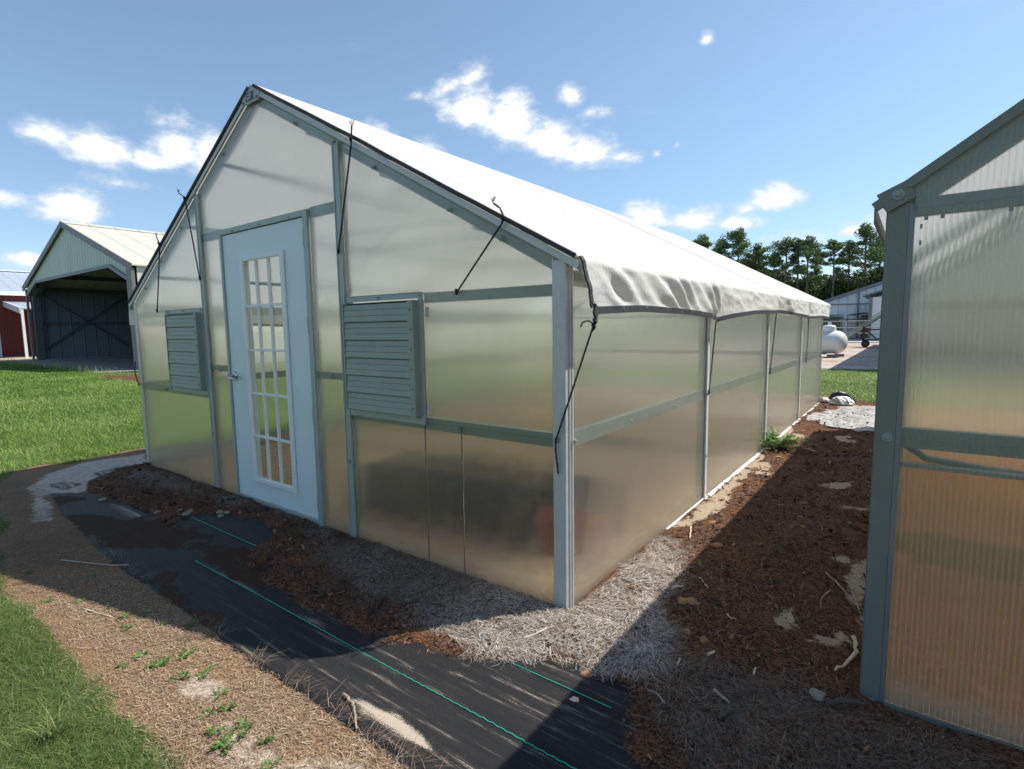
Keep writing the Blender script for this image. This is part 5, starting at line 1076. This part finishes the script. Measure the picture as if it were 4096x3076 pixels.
def rock(label, x, y, s, m='stone', group='stones', name='stone'):
    bm = bmesh.new(); bmesh.ops.create_icosphere(bm, subdivisions=2, radius=1); rr = random.Random(label)
    for v in bm.verts: v.co *= rr.uniform(.82, 1.12); v.co.z *= .55; v.co.x *= 1.25
    me = bpy.data.meshes.new(name); bm.to_mesh(me); bm.free(); me.materials.append(M[m]); me.shade_smooth()
    o = bpy.data.objects.new(name, me); COL.objects.link(o); o.scale = (s, s, s); o.rotation_euler = (0, 0, rr.uniform(0, 6)); o.location = (x, y, gh(x, y)+s*.25); tag(o, label, name.replace('_', ' '), group)
for lab, x, y, s in (('pale pitted stone half sunk in straw near the right post', 1.03, .0, .026), ('leftmost of the small stones by the door', -3.16, -.56, .020), ('small stone left of the stone pair by the door', -3.07, -.44, .018), ('brown stone of the pair in front of the door', -2.94, -.45, .026), ('flat tan stone of the pair in front of the door', -2.98, -.41, .020), ('tan stone of the right group below the door', -2.78, -.29, .024),
                     ('rounded stone of the right group below the door', -2.73, -.26, .022), ('stone under the door sill at the mulch edge', -2.70, -.32, .018), ('small brown stone on the white sand, far left', -3.89, -.68, .026), ('light stone on the muddy cloth', -3.2, -.66, .016)): rock(lab, x, y, s)
for lab, x, y, s in (('orange chunk of bark in the alley mulch', .42, .36, .026), ('larger orange bark chunk beside the first one', .46, .38, .030), ('round tan bark nodule in the lower alley', .52, .13, .016), ('yellowish bark nodule near the grey straw', .60, .11, .018), ('curled bark piece by the side wall', .36, 1.12, .03), ('brown bark lump in the straw by the cloth', .30, -.36, .02)):
    rock(lab, x, y, s, 'chunk', 'bark chunks in the alley', 'bark_chunk'); 
def weed(label, x, y, s, n=12, h=.5, name='weed', cat='weed', leaf=.010):
    """low rosette or bush of small pointed leaves on thin stems"""
    rr = np.random.default_rng(abs(hash(label)) % 9999 if False else sum(map(ord, label))); z0 = gh(x, y); V = []; F = []; T = []; st = MB()
    for k in range(n):
        a = rr.uniform(0, 6.28); L = s*rr.uniform(.4, 1.0); el = rr.uniform(.1, 1.2)*h; m_ = 6
        pts = [Vector((x+math.cos(a)*L*t*math.cos(el*.8), y+math.sin(a)*L*t*math.cos(el*.8), z0+L*math.sin(el)*t*(1-.3*t)+.003)) for t in (0, .35, .7, 1)]
        st.tube(pts, .0010, 4)
        for j in range(m_):
            t = .25+.75*j/(m_-1); i0 = min(2, int(t*3)); p = pts[i0].lerp(pts[i0+1], t*3-i0); la = a+(1 if j % 2 else -1)*rr.uniform(.4, 1.2); l = leaf*rr.uniform(.7, 1.5); up = rr.uniform(-.1, .7)
            d = Vector((math.cos(la), math.sin(la), up)).normalized()*l; sd = Vector((-math.sin(la), math.cos(la), rr.uniform(-.3, .3)))*l*.28; bidx = len(V)
            V += [p, p+d*.5+sd+Vector((0, 0, l*.1)), p+d, p+d*.5-sd+Vector((0, 0, l*.1))]; F.append((bidx, bidx+1, bidx+2, bidx+3)); T += [rr.random()]*4
    V = np.array([tuple(v) for v in V]); root = thing(name, label, cat, (x, y, z0), None)
    o = raw_mesh('leaves', V-np.array([x, y, z0]), np.array(F), 'weed', {'tone': ('FLOAT', np.array(T))}); o.parent = root
    st.build('stems', 'weedstem', root)
    return root
for i, (x, y) in enumerate([(.02, 3.75), (-.0+.05, 4.0), (.10, 4.2), (.08, 4.45), (.18, 4.3), (.16, 3.95), (.06, 4.6)]): pass
w_ = weed('leafy green weed growing at the base of the long side wall', .11, 4.12, .33, 95, 1.0, 'weed', 'weed', .045)
WEEDS = [(-2.19, -1.41, .03, 'small weed at the far left of the sunny thatch'), (-2.05, -1.31, .06, 'low spreading weed by the shadow edge, left'), (-1.85, -1.24, .035, 'tiny weed in the thatch below the shadow edge'), (-1.69, -1.23, .045, 'flat weed in the middle of the thatch'), (-1.63, -1.17, .035, 'small weed touching the shadow edge'), (-1.57, -1.27, .045, 'two leaved weed in the sunny thatch'),
    (-1.46, -1.16, .03, 'tiny weed between the stalks and the cloth'), (-1.36, -1.09, .04, 'weed close to the black cloth edge'), (-1.12, -1.20, .055, 'bright upright weed with broad leaves in the thatch'), (-1.24, -1.38, .04, 'weed near the green turf with long leaves'), (-1.27, -1.31, .04, 'flat weed right of the turf edge'), (-1.13, -1.29, .06, 'feathery weed patch in the lower thatch'),
    (-.93, -1.21, .06, 'trailing weed in the middle of the lower thatch'), (-.98, -1.27, .04, 'small weed below the trailing weed'), (-.75, -1.23, .045, 'bushy weed left of the cloth corner'), (-.66, -1.25, .05, 'pair of green shoots near the cloth'), (-.68, -1.31, .035, 'small shoot above the turf tuft'), (-.50, -1.27, .06, 'dense leafy weed at the bottom of the thatch'), (-.40, -1.25, .05, 'leafy weed rightmost at the bottom'),
    (-.47, -1.34, .07, 'largest leafy weed at the bottom edge of the picture'), (-.56, -1.33, .05, 'weed left of the largest leafy weed'), (-.29, -1.30, .06, 'weed at the bottom edge below the cloth'), (-2.7, -1.37, .05, 'weed at the left end of the sunny thatch'), (-2.32, -1.19, .035, 'weed inside the shadow on the left')]
for x, y, s, lab in WEEDS: weed(lab, x+random.uniform(-.01, .01), y, s*random.uniform(.55, 1.05), random.choice((5, 7, 9, 14)), random.uniform(.3, 1.0), leaf=random.uniform(.007, .014))['group'] = 'small weeds in the thatch'
# long grass tuft bottom left
tf = thing('grass_tuft', 'tall coarse grass tuft in the bottom left corner', 'grass tuft', (-.98, -1.66, 0)); n = 60
P = np.stack([RNG.normal(0, .02, n), RNG.normal(0, .02, n), np.zeros(n)], -1)
o = strips('blades', P, RNG.uniform(0, 6.28, n), RNG.uniform(.07, .16, n), RNG.uniform(.003, .0055, n), 'grass', lean=.9, curl=.6, seg=5, tone=RNG.uniform(.3, .8, n)); o.parent = tf
# drain hose and plastic film behind the alley
H_ = thing('drain_hose', 'coiled black corrugated drain hose lying on the mulch at the end of the alley', 'hose', (.35, 8.15, 0))
P = [(.50, 8.02, .05), (.46, 8.05, .10), (.38, 8.12, .155), (.28, 8.18, .17), (.19, 8.2, .14), (.17, 8.24, .07), (.22, 8.35, .04)]; path = []
for i in range(len(P)-1):
    a, c = Vector(P[i]), Vector(P[i+1]); path += [a.lerp(c, k/8) for k in range(8)]
path.append(Vector(P[-1])); MB().tube(path, [.036+.007*(i % 2) for i in range(len(path))], 12).build('hose', 'blackplastic', H_)
bm = bmesh.new(); bmesh.ops.create_icosphere(bm, subdivisions=4, radius=1)
for v in bm.verts:
    f = 1+.55*(float(fbm(np.array([v.co.x*2+v.co.z]), np.array([v.co.y*2-v.co.z]), 2.3)[0])-.5); v.co = Vector((v.co.x*f*.17, v.co.y*f*.12, max(-.02, v.co.z*f*.10)))
me = bpy.data.meshes.new('plastic_bundle'); bm.to_mesh(me); bm.free(); me.materials.append(M['silver']); o = bpy.data.objects.new('plastic_bundle', me); COL.objects.link(o); o.location = (.34, 7.95, .05); tag(o, 'crumpled silver plastic film bundled under the black hose', 'plastic film')
o2 = o.copy(); COL.objects.link(o2); o2.location = (.08, 8.1, .05); o2.scale = (.42, .5, .5); tag(o2, 'small silver scrap of film left of the black hose', 'plastic film')
